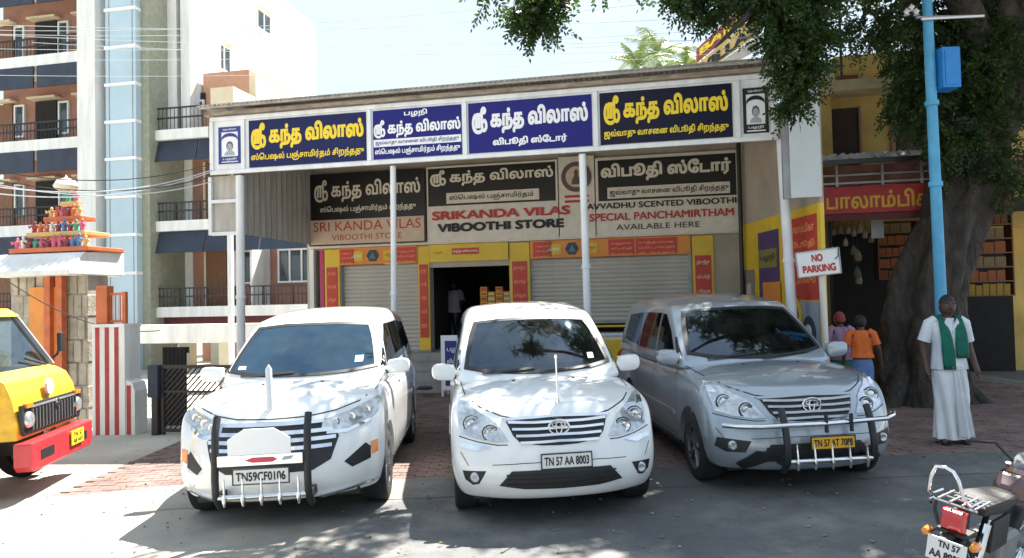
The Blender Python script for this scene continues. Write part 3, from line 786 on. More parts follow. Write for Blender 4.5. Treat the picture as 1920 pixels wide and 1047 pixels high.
for o, sx in zip(c.panel('headlight', hl, 'F', M['lens'], .010, .04, mirror=True), (-1, 1)):
    for lx, lz, lr in ((.53,.855,.034),(.64,.875,.036),(.76,.915,.034)):
        h = c.cast(sx*lx, lz, 'F')[0]
        MB().lathe([(.01,-.004),(lr*.5,.0),(lr*.6,-.01),(lr,-.012),(lr*1.05,0)], (sx*lx, h.y - .012, lz), 'y', 18).build('reflector', M['lens_clear'], o, True)
gr = c.panel('grille', [(-.46,.885),(0,.895),(.46,.885),(.56,.74),(.50,.56),(.36,.49),(-.36,.49),(-.50,.56),(-.56,.74)], 'F', M['black_plastic'], .004, .06)
for z, xw in ((.865,.43),(.795,.50),(.735,.53),(.675,.50)):
    poly = [(-xw,z+.016),(0,z+.02),(xw,z+.016),(xw,z-.012),(0,z-.012),(-xw,z-.012)]
    c.panel('grille_slat', poly, 'F', M['chrome'], .022, .06, parent=gr)
for sx in (-1, 1):
    P = [(sx*a, z) for a, z in ((.46,.80),(.62,.785),(.80,.835),(.80,.81),(.62,.755),(.46,.765))]
    c.panel('light_trim', P if sx > 0 else P[::-1], 'F', M['chrome'], .014, .04)
    P = [(sx*a, z) for a, z in ((.60,.52),(.76,.64),(.80,.60),(.80,.50),(.66,.46))]
    fo = c.panel('fog_light', P if sx > 0 else P[::-1], 'F', M['black_plastic'], .003, .04)
    P = [(sx*a, z) for a, z in ((.80,.64),(.86,.655),(.86,.55),(.81,.53))]
    c.panel('indicator', P if sx > 0 else P[::-1], 'F', M['indicator'], .006, .03, parent=fo)
    P = [(sx*a, z) for a, z in ((.40,.275),(.86,.315),(.86,.295),(.40,.25))]
    c.panel('bumper_lip', P if sx > 0 else P[::-1], 'F', M['chrome'], .018, .05)
c.wheels(6)
for sx in (-1, 1): c.mirror(sx, 1.50, 1.21, w=.25, h=.16)
c.line([(-.6,1.18),(-.05,1.21)], 'F', 'wiper', .02, M['black_plastic'], .02, parent=c.root)
bb = bull_bar(c, xs=(-.37,.37), top=.99, bottom=.25, yo=-.14)
# white hexagonal board, sticker strip, plate on the bar
MB().prism([(-.25,.695),(.25,.695),(.25,.82),(.12,.90),(-.12,.90),(-.25,.82)], -.19, -.175, 'y').build('blank_board', mat('white_board', (.85,.85,.85), .6, var=.02), bb, bevel=.003)
st = MB().box(-.34,.34,-.175,-.16,.605,.69).build('cross_plate', M['chrome'], bb, bevel=.003)
MB().prism([(-.12,.648),(-.06,.668),(.10,.668),(.14,.648),(.10,.628),(-.06,.628)], -.180, -.176, 'y').build('red_sticker', mat('red_sticker', (.6,.05,.1), .5), st)
MB().prism([(.17,.635),(.25,.645),(.27,.67),(.19,.665)], -.180, -.176, 'y').build('green_sticker', mat('grey_sticker', (.35,.42,.4), .5), st)
c.plate('TN59CF0106', .0, -.165, .515, .44, .115, M['plate_white'], parent=bb)
b = MB(); b.tube([(-.03,.26,.96),(-.03,.26,1.02)], .03, 12); b.tube([(-.03,.26,1.0),(-.03,.26,1.34),(-.03,.26,1.38)], [.028,.028,.004], 12); b.build('covered_flagpole', mat('frosted_plastic_cover', (.62,.66,.68), .25, var=.15, coat=.6), c.root, True)

MB().prism([(.30*math.cos(math.pi*k/5)*(.16 if k%2 else .32)+.05, 1.33+.30*math.sin(math.pi*k/5)*(.16 if k%2 else .32)) for k in range(10)], 1.50, 1.515, 'y').build('hanging_star', M['white_ink'], lef.root)
lef.panel('windscreen_sticker', [(.52,1.27),(.60,1.27),(.60,1.33),(.52,1.33)], 'F', mat('pale_blue_sticker', (.2,.55,.6), .5), .014, .03)
lef.panel('windscreen_sticker', [(-.66,1.245),(-.58,1.245),(-.58,1.275),(-.66,1.275)], 'F', M['white_ink'], .014, .03)
mid.panel('windscreen_sticker', [(.50,1.23),(.56,1.23),(.56,1.28),(.50,1.28)], 'F', mat('pale_green_sticker', (.5,.7,.55), .5), .014, .03)
for c_ in (mid, sil, lef):
    for pts in ([(-.88,.62),(-.80,.60),(-.74,.50)],): c_.line(pts, 'F', wd=.006, mirror=True)
    for x_ in (-.28,.28): 
        h = c_.cast(x_, c_.D['cab']['z'][0]-.0, 'T')[0]
        MB().lathe([(.001,.012),(.012,.010),(.016,0)], (x_, .95, c_.cast(x_, .95, 'T')[0].z), 'z', 8).build('washer_nozzle', M['black_plastic'], c_.root)
# ---------------------------------------------------------------- ground
def ground_sheet(name, xs, ys, dz, m, zf=lambda x, y: 0):
    V = [(x, y, gz(x) + dz + zf(x, y)) for y in ys for x in xs]; n = len(xs)
    F = [(j*n+i, j*n+i+1, (j+1)*n+i+1, (j+1)*n+i) for j in range(len(ys)-1) for i in range(n-1)]
    o = link_mesh(name, V, F, m); o['kind'] = 'structure'; return o
ground_sheet('ground', [-400,-60,-20,-9,0,9,20,60,400], [-200,-40,0,20,60,900], -.008, M['sand'])
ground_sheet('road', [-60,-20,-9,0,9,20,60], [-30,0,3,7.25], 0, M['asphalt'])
def rise(x, y): return max(0, min(1, (y - 11.0) / 4.0)) * .16
ground_sheet('forecourt', [-4.9,-2,0,3,6,8.6], [7.25,9,11,12,13,14,15,17.2], .0, mat('paver_joint_sand', (.20,.17,.14), .95, var=.3), rise)
fc = bpy.data.objects['forecourt']
ground_sheet('yard', [-9,-4.904], [7.25,9,11,15,17.2], .0, M['sand'])
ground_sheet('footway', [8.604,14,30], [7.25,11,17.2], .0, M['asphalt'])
# pavers: each a slab with its own height, nearest visible ones single
def paver_box(): 
    b = MB(); b.box(-.106,.106,-.051,.051,-.02,.006)
    o = b.build('paver', M['paver'], fc, bevel=.004); return o
pav0 = None; rest = MB(); cnt = 0
pm = []
for j in range(int((15.2-7.3)/.112)):
    y = 7.33 + j * .112
    for i in range(int(13.2/.222)):
        x = -4.75 + i * .222 + (.111 if j % 2 else 0)
        if x > 8.4: continue
        dz = random.uniform(-.002,.004); z = gz(x) + rise(x, y) + .004 + dz; rz = random.uniform(-.02,.02)
        near = (-1.42 < x < -.45 and y < 9.9) or (1.3 < x < 1.95 and y < 8.7)
        if near and cnt < 298:
            if pav0 is None: o = pav0 = paver_box()
            else: o = pav0.copy(); COL.objects.link(o)
            o.location = (x, y, z); o.rotation_euler = (0, -math.atan(TILT), rz); cnt += 1
        else:
            if y > 15.3: continue
            c, s_ = math.cos(rz), math.sin(rz)
            q = [(x + a*c - b*s_, y + a*s_ + b*c) for a, b in ((-.106,-.051),(.106,-.051),(.106,.051),(-.106,.051))]
            rest.add([(a, b, z + .006 + TILT*(a-x)) for a, b in q] + [(a, b, z - .02) for a, b in q], [(0,1,2,3),(0,4,5,1),(1,5,6,2),(2,6,7,3),(3,7,4,0)])
pr_ = rest.build('paver_field', M['paver'], fc); pr_['kind'] = 'stuff'

from mathutils import noise as mn_
V = []; n = 150
for i in range(n + 1):
    x_ = -9 + 23 * i / n; e_ = 7.75 + .35 * mn_.noise(Vector((x_*.5, 3, 0))) + .10 * mn_.noise(Vector((x_*3, 1, 0)))
    V += [(x_, 6.9, gz(x_) + .004), (x_, 7.2, gz(x_) + .016), (x_, e_ - .08, gz(x_) + .017), (x_, e_, gz(x_) + .006)]
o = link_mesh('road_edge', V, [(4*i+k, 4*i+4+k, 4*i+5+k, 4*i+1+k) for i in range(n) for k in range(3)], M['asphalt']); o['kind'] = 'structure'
# ---------------------------------------------------------------- the store
U0, U1 = AU(592, 0), AU(1390, 0)
GB = -.05
SILL = .82
def fr(px, v=0): return AU(px, v, 520)
st = bthing('store_building', 'single storey store with cream rolling shutters under the long canopy', 'building', 0, 0, 0)
def wallbox(name, a, b, z0, z1, m, v0=0, v1=.25, par=None, **k): return MB().box(a, b, v0, v1, z0, z1).build(name, m, par or st, **k)
x = {k: fr(k) for k in (600,610,636,640,786,787,806,955,962,988,995,1297,1303,1335,1340,1385,1390)}
TOPB, BANB = 3.05, 2.66
wallbox('upper_wall', U0, U1, 3.0, 4.95, M['beige'], .0, .25)
wallbox('side_wall', U0-.2, U0, GB-.3, 4.95, M['beige'], .0, 4)
wallbox('side_wall', U1, U1+.2, GB-.3, 4.95, M['beige'], .0, 4)
wallbox('rear_wall', U0, U1, GB-.3, 4.95, M['beige'], 5, 5.2)
wallbox('flat_roof', U0-.2, U1+.2, 4.95, 5.05, M['step'], 0.0, 5.2)
wallbox('plinth', U0, x[806], GB-.3, SILL-.01, M['step'], -.02, .25)
wallbox('plinth', x[955], U1, GB-.3, .62, M['step'], -.02, .25)
wallbox('floor_slab', U0, U1, .5, SILL-.012, M['step'], .26, 5)
for a, b in ((600,640),(786,806),(955,995),(1300,1390)):
    wallbox('pier', fr(a), fr(b), SILL-.009 if a < 900 else .62, 3.0, M['beige'], .0, .25)
# interior of open bay
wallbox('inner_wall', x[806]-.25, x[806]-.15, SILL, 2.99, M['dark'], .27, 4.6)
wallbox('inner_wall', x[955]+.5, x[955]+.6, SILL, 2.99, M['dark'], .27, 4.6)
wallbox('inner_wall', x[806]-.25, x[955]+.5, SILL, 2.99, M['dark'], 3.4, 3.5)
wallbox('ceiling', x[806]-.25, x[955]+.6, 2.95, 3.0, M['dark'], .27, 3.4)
# rolling shutters, slat by slat
def shutter(a, b, z0, z1):
    h = MB().box(a, b, .10, .11, z0, z1).build('rolling_shutter', M['shutter'], st)
    n = int((z1 - z0) / .085); base = None
    for k in range(n):
        z = z0 + (k + .5) * (z1 - z0) / n; hh = (z1 - z0) / n
        if base is None:
            bm = MB(); rings = []
            for t in range(5):
                q = t / 4; rings.append((-.012 - .018 * math.sin(math.pi * q), -hh*.46 + q * hh*.92))
            V = [(a + .03, .1 + p, zz) for p, zz in rings] + [(b - .03, .1 + p, zz) for p, zz in rings]
            bm.add(V, [(i, i+1, i+6, i+5) for i in range(4)] + [(0,5,9,4)]); base = bm.build('slat', M['shutter'], h); o = base
        else: o = base.copy(); COL.objects.link(o)
        o.location = (0, 0, z)
    for e in (a, b): MB().box(e-.03, e+.03, .05, .09, z0, z1).build('guide_rail', M['grey'], h)
    MB().box(a, b, .045, .095, z0-.04, z0+.02).build('bottom_rail', M['grey'], h)
shutter(x[640], x[786], SILL, BANB)
s2b = 1.38
shutter(x[995], x[1297]-.03, s2b, BANB)
# counter below the raised big shutter
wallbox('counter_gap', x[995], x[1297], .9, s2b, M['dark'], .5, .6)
wallbox('counter', x[995], x[1297], .62, 1.10, M['signcream'], -.06, .5)
wallbox('counter_top', x[995], x[1297], 1.10, 1.15, M['offwhite'], -.10, .5)
wallbox('brass_rail', x[995], x[1297], 1.26, 1.30, M['adyellow'], .1, .14)
ad = wallbox('counter_advert', fr(1130), fr(1185), .45, 1.02, M['adyellow'], -.085, -.065)
MB().lathe([(.001,-.012),(.10,-.012),(.15,-.012),(.15,0)], ((fr(1168)), -.09, .70), 'y', 24).build('red_roundel', M['adred'], ad)
# advertising panels
def advert(a, b, z0, z1, m, v=-.03, name='advert_panel'): return wallbox(name, a, b, z0, z1, m, v, v+.025, bevel=.002)
BP = lambda v: (lambda a, b: (a, v, b))
PLAIN = (0, 0, 0)
def words(s, a0, a1, b0, b1, v, m, par, bold=.02): return put_text(s, a0, a1, b0, b1, BP(v), m, par, PLAIN, bold)
for (a, b) in ((610,638),(785,806),(957,994),(1299,1339)):
    p = advert(fr(a), fr(b), SILL+.02 if a < 800 else 1.2, 3.0, M['adyellow'])
    r0_, r1_ = fr(a) + .05 * (1 if a != 785 else .6), fr(b) - .05 * (1 if a != 785 else .6)
    q = MB().box(r0_, r1_, -.045, -.031, 1.1, 2.62).build('red_panel', M['adred'], p)
    for k, wd in enumerate(('திருநீறு','விபூதி','பூஜை','சாம்பிராணி','குங்குமம்')):
        zc = 2.48 - k * .28
        if a == 957 and k > 3: continue
        words(wd, r0_+.03, r1_-.03, zc-.05, zc+.05, -.048, M['orange_ink'] if a != 1299 else M['cream_ink'], q, .01)
for a, b, kind in ((638,784,0),(807,955,1),(996,1296,0)):
    a_, b_ = fr(a), fr(b)
    p = advert(a_, b_, BANB-.0, 3.02, M['adorange'] if kind == 0 else M['adyellow'], -.055, 'banner')
    if kind == 0:
        w_ = b_ - a_; 
        segs = ((.02,.20),(.74,.99)) if b < 900 else ((.02,.14),(.50,.66),(.67,.92))
        for f0, f1 in segs:
            q = MB().box(a_+w_*f0, a_+w_*f1, -.066, -.056, BANB+.03, 2.99).build('red_panel', M['adred'], p)
            for k, wd in enumerate(('சுத்தமான','விபூதி','கிடைக்கும்')):
                words(wd, a_+w_*(f0+.015), a_+w_*(f1-.015), 2.90-k*.10-.03, 2.90-k*.10+.03, -.069, M['orange_ink'], q, .01)
        cx = a_ + w_ * (.44 if b < 900 else .27)
        MB().prism([(cx-.14,2.84),(cx-.07,2.96),(cx+.07,2.96),(cx+.14,2.84),(cx+.07,2.72),(cx-.07,2.72)], -.068, -.056, 'y').build('hexagon_mark', mat('dark_teal_mark', (.03,.05,.09), .5), p)
        MB().prism([(cx-.07,2.78),(cx,2.92),(cx+.07,2.78)], -.073, -.0685, 'y').build('hexagon_figure', mat('teal_figure', (.09,.19,.22), .5), p)
        MB().box(cx+.24, cx+.5, -.066,-.056, 2.74, 2.94).build('yellow_patch', M['adyellow'], p)
        MB().box(cx-.5, cx-.22, -.066,-.056, 2.74, 2.94).build('yellow_patch', M['adyellow'], p)
        words('பூஜை', cx+.27, cx+.47, 2.79, 2.89, -.069, M['red_ink'], p, .01); words('பொருள்', cx-.47, cx-.25, 2.79, 2.89, -.069, M['white_ink'], p, .01)
    else:
        q = MB().box(fr(850), fr(900), -.066, -.056, 2.80, 2.93).build('red_panel', M['adred'], p); words('கந்த விலாஸ்', fr(852), fr(898), 2.83, 2.90, -.069, M['white_ink'], q, .01)
        words('பழநி', fr(815), fr(832), 2.82, 2.88, -.058, M['red_ink'], p, .01)
wallbox('lintel', x[806], x[955], 2.55, BANB+.02, M['beige'], .0, .2)
# steps
for k in range(4):
    zt = SILL - .02 - k * .175
    MB().box(x[787]-.35, x[955]+.2, -.26-.26*k, -.021 if k == 0 else -.262-.26*(k-1), -.2, zt).build('step', M['step'], st, bevel=.008)
# tall left end pieces: white post and pink strip
MB().box(U0-.12, U0-.02, -.06, -.005, GB-.2, 3.02).build('end_post', M['plaster'], st); MB().box(fr(602), fr(609), -.04, -.004, SILL, 3.0).build('pink_strip', mat('magenta_paint', (.45,.03,.12), .6), st)
MB().box(U0-.1, U1, -.14, .0, 2.99+.035, 3.09).build('ledge', M['signcream'], st)
# goods inside the open bay
def simple_person(name, label, loc, rz, h, clothes, par_scale=1.0, **kw): pass
cn = bthing('display_counter', 'wooden counter with yellow and orange sweet boxes inside the open store bay', 'counter', fr(905), .9, 0)
cu = fr(905)
def cbox(n, a, b, v0, v1, z0, z1, m, par=cn): return MB((cu, .9, 0)).box(a, b, v0, v1, z0, z1).build(n, m, par, bevel=.004)
cbox('counter_body', fr(880), fr(955), .55, 1.1, SILL, 1.72, M['signcream'])
k = 0
bx0 = None
for i in range(5):
    for j in range(4 - (i % 2)):
        u = fr(884) + i * .17; z = 1.72 + j * .105
        t = bthing('sweet_box', 'boxed sweets stacked on the counter inside the open bay', 'box', u, .7, z, 'boxed sweets on the counter'); t['label'] = '%s sweet box, %s up in the %s counter stack from the left' % (('yellow', 'orange')[(i+j) % 2], ORD[j], ORD[i])
        MB().box(0,.155,0,.2,0,.1).build('carton', (M['adyellow'], M['adorange'])[(i+j) % 2], t, bevel=.004); MB().box(.02,.135,-.004,-.001,.03,.07).build('carton_label', (M['adred'], M['signcream'])[i % 2], t)
for i in range(4):
    t = bthing('cloth_bundle', 'pink and magenta cloth bundles piled beside the boxed sweets', 'bundle', fr(925)+i*.12, .75, 1.72, 'cloth bundles on the counter'); t['label'] = '%s pink cloth bundle from the left beside the sweet boxes' % ORD[i]
    MB().lathe([(.001,0),(.06,0),(.075,.05),(.06,.11),(.03,.14),(.001,.14)], (.05,.05,0), 'z', 12).build('bundle', mat('pink_cloth', (.4,.06,.14), .8), t, True)
# sandwich board
sb = bthing('sandwich_board', 'white framed standing board with navy lettering beside the middle minivan', 'sign board', fr(848,-1.6), -1.6, .10)
MB().box(-.24,.24,-.02,.02,.12,1.12).build('board', M['white_ink'], sb, bevel=.005)
MB().box(-.16,.2,-.028,-.021,.20,1.02).build('navy_field', M['navy_ink'], sb)
for k, s_ in enumerate(('பழநி','விபூதி','பஞ்சாமிர்தம்')): put_text(s_, -.12,.17,.80-k*.22,.92-k*.22, BP(-.031), M['white_ink'], sb)
for sx in (-.22,.22):
    MB().bar((sx,-.01,.0),(sx,-.01,.13),.035,.035).build('leg', M['offwhite'], sb); MB().bar((sx,.02,1.05),(sx,.35,.0),.03,.03).build('leg', M['offwhite'], sb)
# sandals on the ground by the steps
for i, px in enumerate((783, 792, 800)):
    t = bthing('sandal', 'dark sandals left on the ground at the foot of the store steps', 'sandal', fr(px,-1.35), -1.35, .20, 'sandals at the steps'); t['label'] = '%s dark sandal from the left at the foot of the store steps' % ORD[i]
    MB().prism([(-.04,-.12),(.04,-.12),(.045,.02),(.05,.1),(0,.13),(-.05,.1),(-.035,.02)], 0, .025, 'z').build('sole', M['rubber'], t); MB().tube([(-.045,.05,.02),(-.02,.05,.055),(.02,.05,.055),(.045,.05,.02)], .01, 6).build('strap', M['black_plastic'], t)

# ---------------------------------------------------------------- canopy
FV = -2.86
cp = bthing('canopy', 'long sheet metal canopy on slim white posts in front of the store', 'canopy', 0, 0, 0)
cl, crt = AU(397, FV), AU(1463, FV)
def pipe(px0, py0, px1, py1, v=FV, r=.055, name='post', z0=None, m=None):
    a = at(px0, py0, v); b = at(px1, py1, v)
    if z0 is not None:
        t = (z0 - a[1]) / (b[1] - a[1]); b = (a[0] + (b[0]-a[0]) * t, z0)
    o = MB().tube([(a[0], v, a[1]), (b[0], v, b[1])], r, 12).build(name, m or M['offwhite'], cp, True); return o
for (a, b, r_) in (((450,330),(452,640),.075),((737,312),(739,600),.05),((1092,290),(1102,600),.06),((1465,262),(1484,575),.075)):
    p_ = pipe(a[0], a[1], b[0], b[1], FV + .05, r_, 'post', z0=-.05)
    zz = 2.35 if a[0] > 1000 else 2.0
    t = at(b[0], b[1], FV+.05); q = at(a[0], a[1], FV+.05); f = (zz - q[1]) / (t[1] - q[1]); uu = q[0] + (t[0]-q[0]) * f
    MB().tube([(uu, FV+.05, zz-.03),(uu, FV+.05, zz+.03)], r_+.014, 12).build('collar', M['offwhite'], p_)
# roof sheet: corrugated
def corrugated(u0_, u1_, y0, y1, z0, z1, pitch, amp, name, m, par, vert=False):
    n = int((u1_ - u0_) / pitch * 4); V = []
    for i in range(n + 1):
        u = u0_ + (u1_ - u0_) * i / n; d = amp * math.sin(i * math.pi / 2)
        V += [(u, y0, z0 + d), (u, y1, z1 + d)] if not vert else [(y0 + d, u, z0), (y1 + d, u, z1)]
    F = [(2*i, 2*i+1, 2*i+3, 2*i+2) for i in range(n)]
    return link_mesh(name, V, F, m, par)
rf = corrugated(cl-.12, crt+.1, FV-.24, .6, 5.37, 5.46, .09, .012, 'roof_sheet', M['rustsheet'], cp)
MB().box(cl-.08, crt+.08, FV-.2, FV-.16, 5.33, 5.40).build('eaves_beam', M['rustsheet'], cp)
MB().box(cl-.02, crt+.02, FV+.0, FV+.06, 5.26, 5.33).build('eaves_beam', M['corr'], cp)
MB().box(cl-.05, crt+.03, FV-.12, FV-.02, 5.22, 5.28).build('eaves_trim', mat('weathered_timber', (.33,.27,.21), .85, var=.5, scale=5, stretch=(1,3,3)), cp)
for k in range(9):
    u = cl + .3 + k * (crt - cl - .6) / 8
    MB().bar((u, FV+.06, 5.30), (u, .4, 5.36), .05, .06).build('rafter', M['corr'], cp)
for v in (-2.2, -1.2, -.3): MB().bar((cl, v, 5.38), (crt, v, 5.38), .05, .05).build('purlin', M['corr'], cp)
MB().box(cl, crt, -2.82, -2.76, 4.20, 4.26).build('lower_beam', M['corr'], cp)
# fascia frame
def fz(px, py): return at(px, py, FV-.03)
edges = [400, 459, 697, 877, 1124, 1392, 1462]
eu = [AU(q, FV-.03) for q in edges]
MB().box(eu[0], eu[-1], FV-.02, FV+.0, 4.20, 5.22).build('fascia_backing', M['offwhite'], cp)
MB().box(eu[0]-.03, eu[-1]+.03, FV-.06, FV-.02, 5.13, 5.20).build('fascia_rail', M['offwhite'], cp, bevel=.005)
MB().box(eu[0]-.03, eu[-1]+.03, FV-.06, FV-.02, 4.18, 4.25).build('fascia_rail', M['offwhite'], cp, bevel=.005)
for e in eu: MB().box(e-.035, e+.035, FV-.058, FV-.022, 4.252, 5.128).build('fascia_stile', M['offwhite'], cp, bevel=.004)
# corrugated left cheek and the little framed panels on the left
corrugated(FV, .05, .06, .06, 3.12, 5.2, .2, .02, 'cheek_sheet', M['corr'], cp, True)
a = AU(397, FV+.1); b = AU(446, FV+.1)
MB().box(a, b, FV+.12, FV+.14, 3.15, 4.18).build('end_panel', M['corr'], cp)
MB().box(a-.03, a+.03, FV+.06, FV+.11, 3.12, 4.18).build('end_frame', M['offwhite'], cp)
for z in (3.14, 3.72): MB().box(a+.031, b, FV+.06, FV+.11, z-.03, z+.03).build('end_frame', M['offwhite'], cp)
MB().box(AU(430,.5)-.05, AU(430,.5)+.05, .5, .6, .3, 3.6).build('post', M['offwhite'], cp)

def sign(name, label, u0_, u1_, z0, z1, v, m, cat='sign'):
    t = bthing(name, label, cat, (u0_+u1_)/2, v, z0)
    t['off'] = 0; del t['off']
    def B(a, b, c, d, e, f, n, mm, par=None): return MB(((u0_+u1_)/2, v, z0)).box(a, b, c, d, e, f).build(n, mm, par or t, bevel=.003 if (f-e) > .1 else 0)
    B(u0_, u1_, v-.012, v, z0, z1, 'board', m)
    def W(s, px0, px1, f0, f1, mm, bold=.03, vv=None, par=None):
        a, b = px0, px1
        return put_text(s, u0_+(u1_-u0_)*a, u0_+(u1_-u0_)*b, z0+(z1-z0)*f0, z0+(z1-z0)*f1, BP(vv or v-.015), mm, par or t, ((u0_+u1_)/2, v, z0), bold)
    return t, B, W
SV = FV - .024
KV = 'ஸ்ரீ கந்த விலாஸ்'; SPL = 'ஸ்ெபஷல் பஞ்சாமிர்தம் சிறந்தது'; JAV = 'ஜவ்வாது வாசைன விபூதி சிறந்தது'; VS = 'விபூதி ஸ்ேடார்'
def portrait(u0_, u1_, z0, z1, v, col, label):
    t, B, W = sign('portrait_sign', label, u0_, u1_, z0, z1, v, M['white_ink'])
    o = ((u0_+u1_)/2, v, z0); w_ = u1_-u0_; h_ = z1-z0
    U = lambda f: u0_ + w_*f; Z = lambda f: z0 + h_*f
    fr_ = MB(o)
    for a, b, c, d in ((.0,.13,0,1),(.87,1,0,1),(.13,.87,.86,1),(.13,.87,0,.04)): fr_.box(U(a), U(b), v-.018, v-.013, Z(c), Z(d))
    fr_.build('printed_border', col, t)
    arc = [(U(.5+.36*math.cos(q)), Z(.68+.15*math.sin(q))) for q in np.linspace(math.pi*.05, math.pi*.95, 12)]
    inn = [(U(.5+.36*math.cos(q)), Z(.62+.12*math.sin(q))) for q in np.linspace(math.pi*.95, math.pi*.05, 12)]
    MB(o).prism(arc + inn, v-.0185, v-.013, 'y').build('arched_band', col, t)
    MB(o).box(U(.13), U(.87), v-.017, v-.013, Z(.07), Z(.2)).build('name_band', col, t)
    put_text('பழநி', U(.2), U(.8), Z(.09), Z(.17), BP(v-.020), M['white_ink'], t, o, .01)
    put_text('கந்த விலாஸ்', U(.2), U(.8), Z(.89), Z(.96), BP(v-.020), M['white_ink'], t, o, .01)
    g = mat('printed_grey', (.38,.40,.43), .6); dk = mat('printed_dark', (.06,.07,.10), .6)
    MB(o).prism([(U(.26),Z(.23)),(U(.74),Z(.23)),(U(.70),Z(.31)),(U(.57),Z(.36)),(U(.43),Z(.36)),(U(.30),Z(.31))], v-.0165, v-.013, 'y').build('portrait_shoulders', g, t)
    el = lambda cx, cz, a, b, n=20, q0=0, q1=2*math.pi: [(U(cx+a*math.cos(q)), Z(cz+b*math.sin(q))) for q in np.linspace(q0, q1, n, endpoint=False)]
    MB(o).prism(el(.5,.48,.15,.125), v-.0168, v-.013, 'y').build('portrait_hair', dk, t)
    MB(o).prism(el(.5,.45,.115,.10), v-.0172, v-.0131, 'y').build('portrait_face', g, t)
    for cx in (.455,.545): MB(o).prism(el(cx,.465,.02,.008,8), v-.0176, v-.0174, 'y').build('portrait_eye', dk, t)
    MB(o).prism(el(.5,.405,.035,.009,8), v-.0176, v-.0174, 'y').build('portrait_moustache', dk, t)
portrait(AU(413,SV), AU(455,SV), 4.36, 5.02, SV, M['navy_ink'], 'white sign with navy bordered portrait at the left end of the canopy')
portrait(AU(1402,SV), AU(1450,SV), 4.30, 5.00, SV, M['ink'], 'sign with black bordered portrait at the right end of the canopy')
for spec in (
    (470,691,M['navy'],'navy sign with yellow Tamil lettering beside the navy portrait sign', [(KV,.02,.98,.36,.94,M['yel_ink'],.055),(SPL,.02,.98,.10,.30,M['yel_ink'],.03)]),
    (704,871,M['blue1'],'small blue sign with white Tamil lettering in four rows', [('பழநி',.36,.62,.82,.97,M['white_ink'],.03),(KV,.01,.99,.42,.80,M['white_ink'],.045),(SPL,.02,.98,.06,.22,M['white_ink'],.03)]),
    (884,1117,M['blue1'],'blue sign with white Tamil lettering in two rows', [(KV,.03,.97,.36,.92,M['white_ink'],.055),(VS,.20,.80,.08,.28,M['white_ink'],.05)]),
    (1132,1382,M['darknavy'],'blackish sign with yellow Tamil lettering beside the black portrait sign', [(KV,.03,.97,.36,.94,M['yel_ink'],.05),(JAV,.03,.97,.10,.29,M['yel_ink'],.03)])):
    a, b, m_, lab, rows = spec
    t, B, W = sign('shop_sign', lab, AU(a, SV), AU(b, SV), 4.27, 5.10, SV, m_)
    for s_, f0, f1, g0, g1, mm, bo in rows: W(s_, f0, f1, g0, g1, mm, bo)
    if a == 704:
        ua, ub = AU(a, SV), AU(b, SV)
        B(ua+.01, ub-.01, SV-.016, SV-.013, 4.27+.83*.25, 4.27+.83*.40, 'white_band', M['white_ink']); W(JAV, .03, .97, .27, .38, M['navy_ink'], .02, SV-.019)
# lower boards on the wall
LV = -.15
def lu(px): return AU(px, LV, 400)
t, B, W = sign('wall_sign', 'black and beige wall sign at the left, reading SRI KANDA VILAS in thin red capitals', lu(581), lu(799), 3.07, 4.60, LV-.03, M['signblack'])
B(lu(584), lu(796), LV-.048, LV-.044, 3.10, 3.62, 'beige_panel', M['signbeige'])
W(KV,.05,.96,.60,.92,M['cream_ink'],.03); W(SPL,.10,.92,.44,.55,M['cream_ink'],.02); W('SRI KANDA VILAS',.04,.96,.20,.33,M['red_ink'],.0,LV-.052); W('VIBOOTHI STORE',.20,.80,.07,.15,M['red_ink'],.0,LV-.052)
t, B, W = sign('wall_sign', 'wide cream wall sign reading SRIKANDA VILAS VIBOOTHI STORE under a black Tamil panel', lu(801), lu(1047), 3.05, 4.62, LV, M['signcream'])
B(lu(804), lu(1043), LV-.018, LV-.014, 3.80, 4.58, 'black_panel', M['signblack'])
W(KV,.03,.97,.73,.95,M['cream_ink'],.035,LV-.022); B(lu(838), lu(1012), LV-.026, LV-.022, 3.84, 4.06, 'cream_band', M['signcream']); W('ஸ்ெபஷல் பஞ்சாமிர்தம்',.18,.82,.525,.62,M['ink'],.02,LV-.030)
W('SRIKANDA VILAS',.04,1.09,.29,.41,M['red_ink'],.05,LV-.03); W('VIBOOTHI STORE',.08,1.04,.13,.25,M['ink'],.06,LV-.03)
t, B, W = sign('wall_sign', 'narrow emblem panel with a round seal between the two wide wall signs', lu(1049), lu(1116), 3.05, 4.66, LV, M['signcream'])
uc = (lu(1049)+lu(1116))/2; o = (uc, LV, 3.05)
MB(o).lathe([(.001,-.02),(.24,-.02),(.30,-.02),(.30,-.002)], (uc, LV-.012, 4.25), 'y', 32).build('seal', mat('seal_dark', (.10,.08,.09), .6), t)
MB(o).lathe([(.001,-.026),(.21,-.026),(.21,-.021)], (uc, LV-.012, 4.25), 'y', 32).build('seal_centre', M['signbeige'], t)
MB(o).prism([(uc-.10,4.10),(uc+.10,4.10),(uc+.07,4.22),(uc+.03,4.28),(uc+.05,4.34),(uc,4.41),(uc-.05,4.34),(uc-.03,4.28),(uc-.07,4.22)], LV-.045, LV-.039, 'y').build('seal_figure', mat('seal_dark', (.1,.08,.09)), t)
for f in (3.84, 3.74): MB(o).box(uc-.24, uc+.24, LV-.018, LV-.014, f, f+.05).build('red_band', M['red_ink'], t)
t, B, W = sign('wall_sign', 'wide cream wall sign reading JAVVADHU SCENTED VIBOOTHI SPECIAL PANCHAMIRTHAM AVAILABLE HERE', lu(1118), lu(1390), 3.05, 4.60, LV, M['signcream'])
B(lu(1123), lu(1382), LV-.018, LV-.014, 3.74, 4.54, 'black_panel', M['signblack']); W(VS,.04,.94,.68,.92,M['cream_ink'],.05,LV-.022)
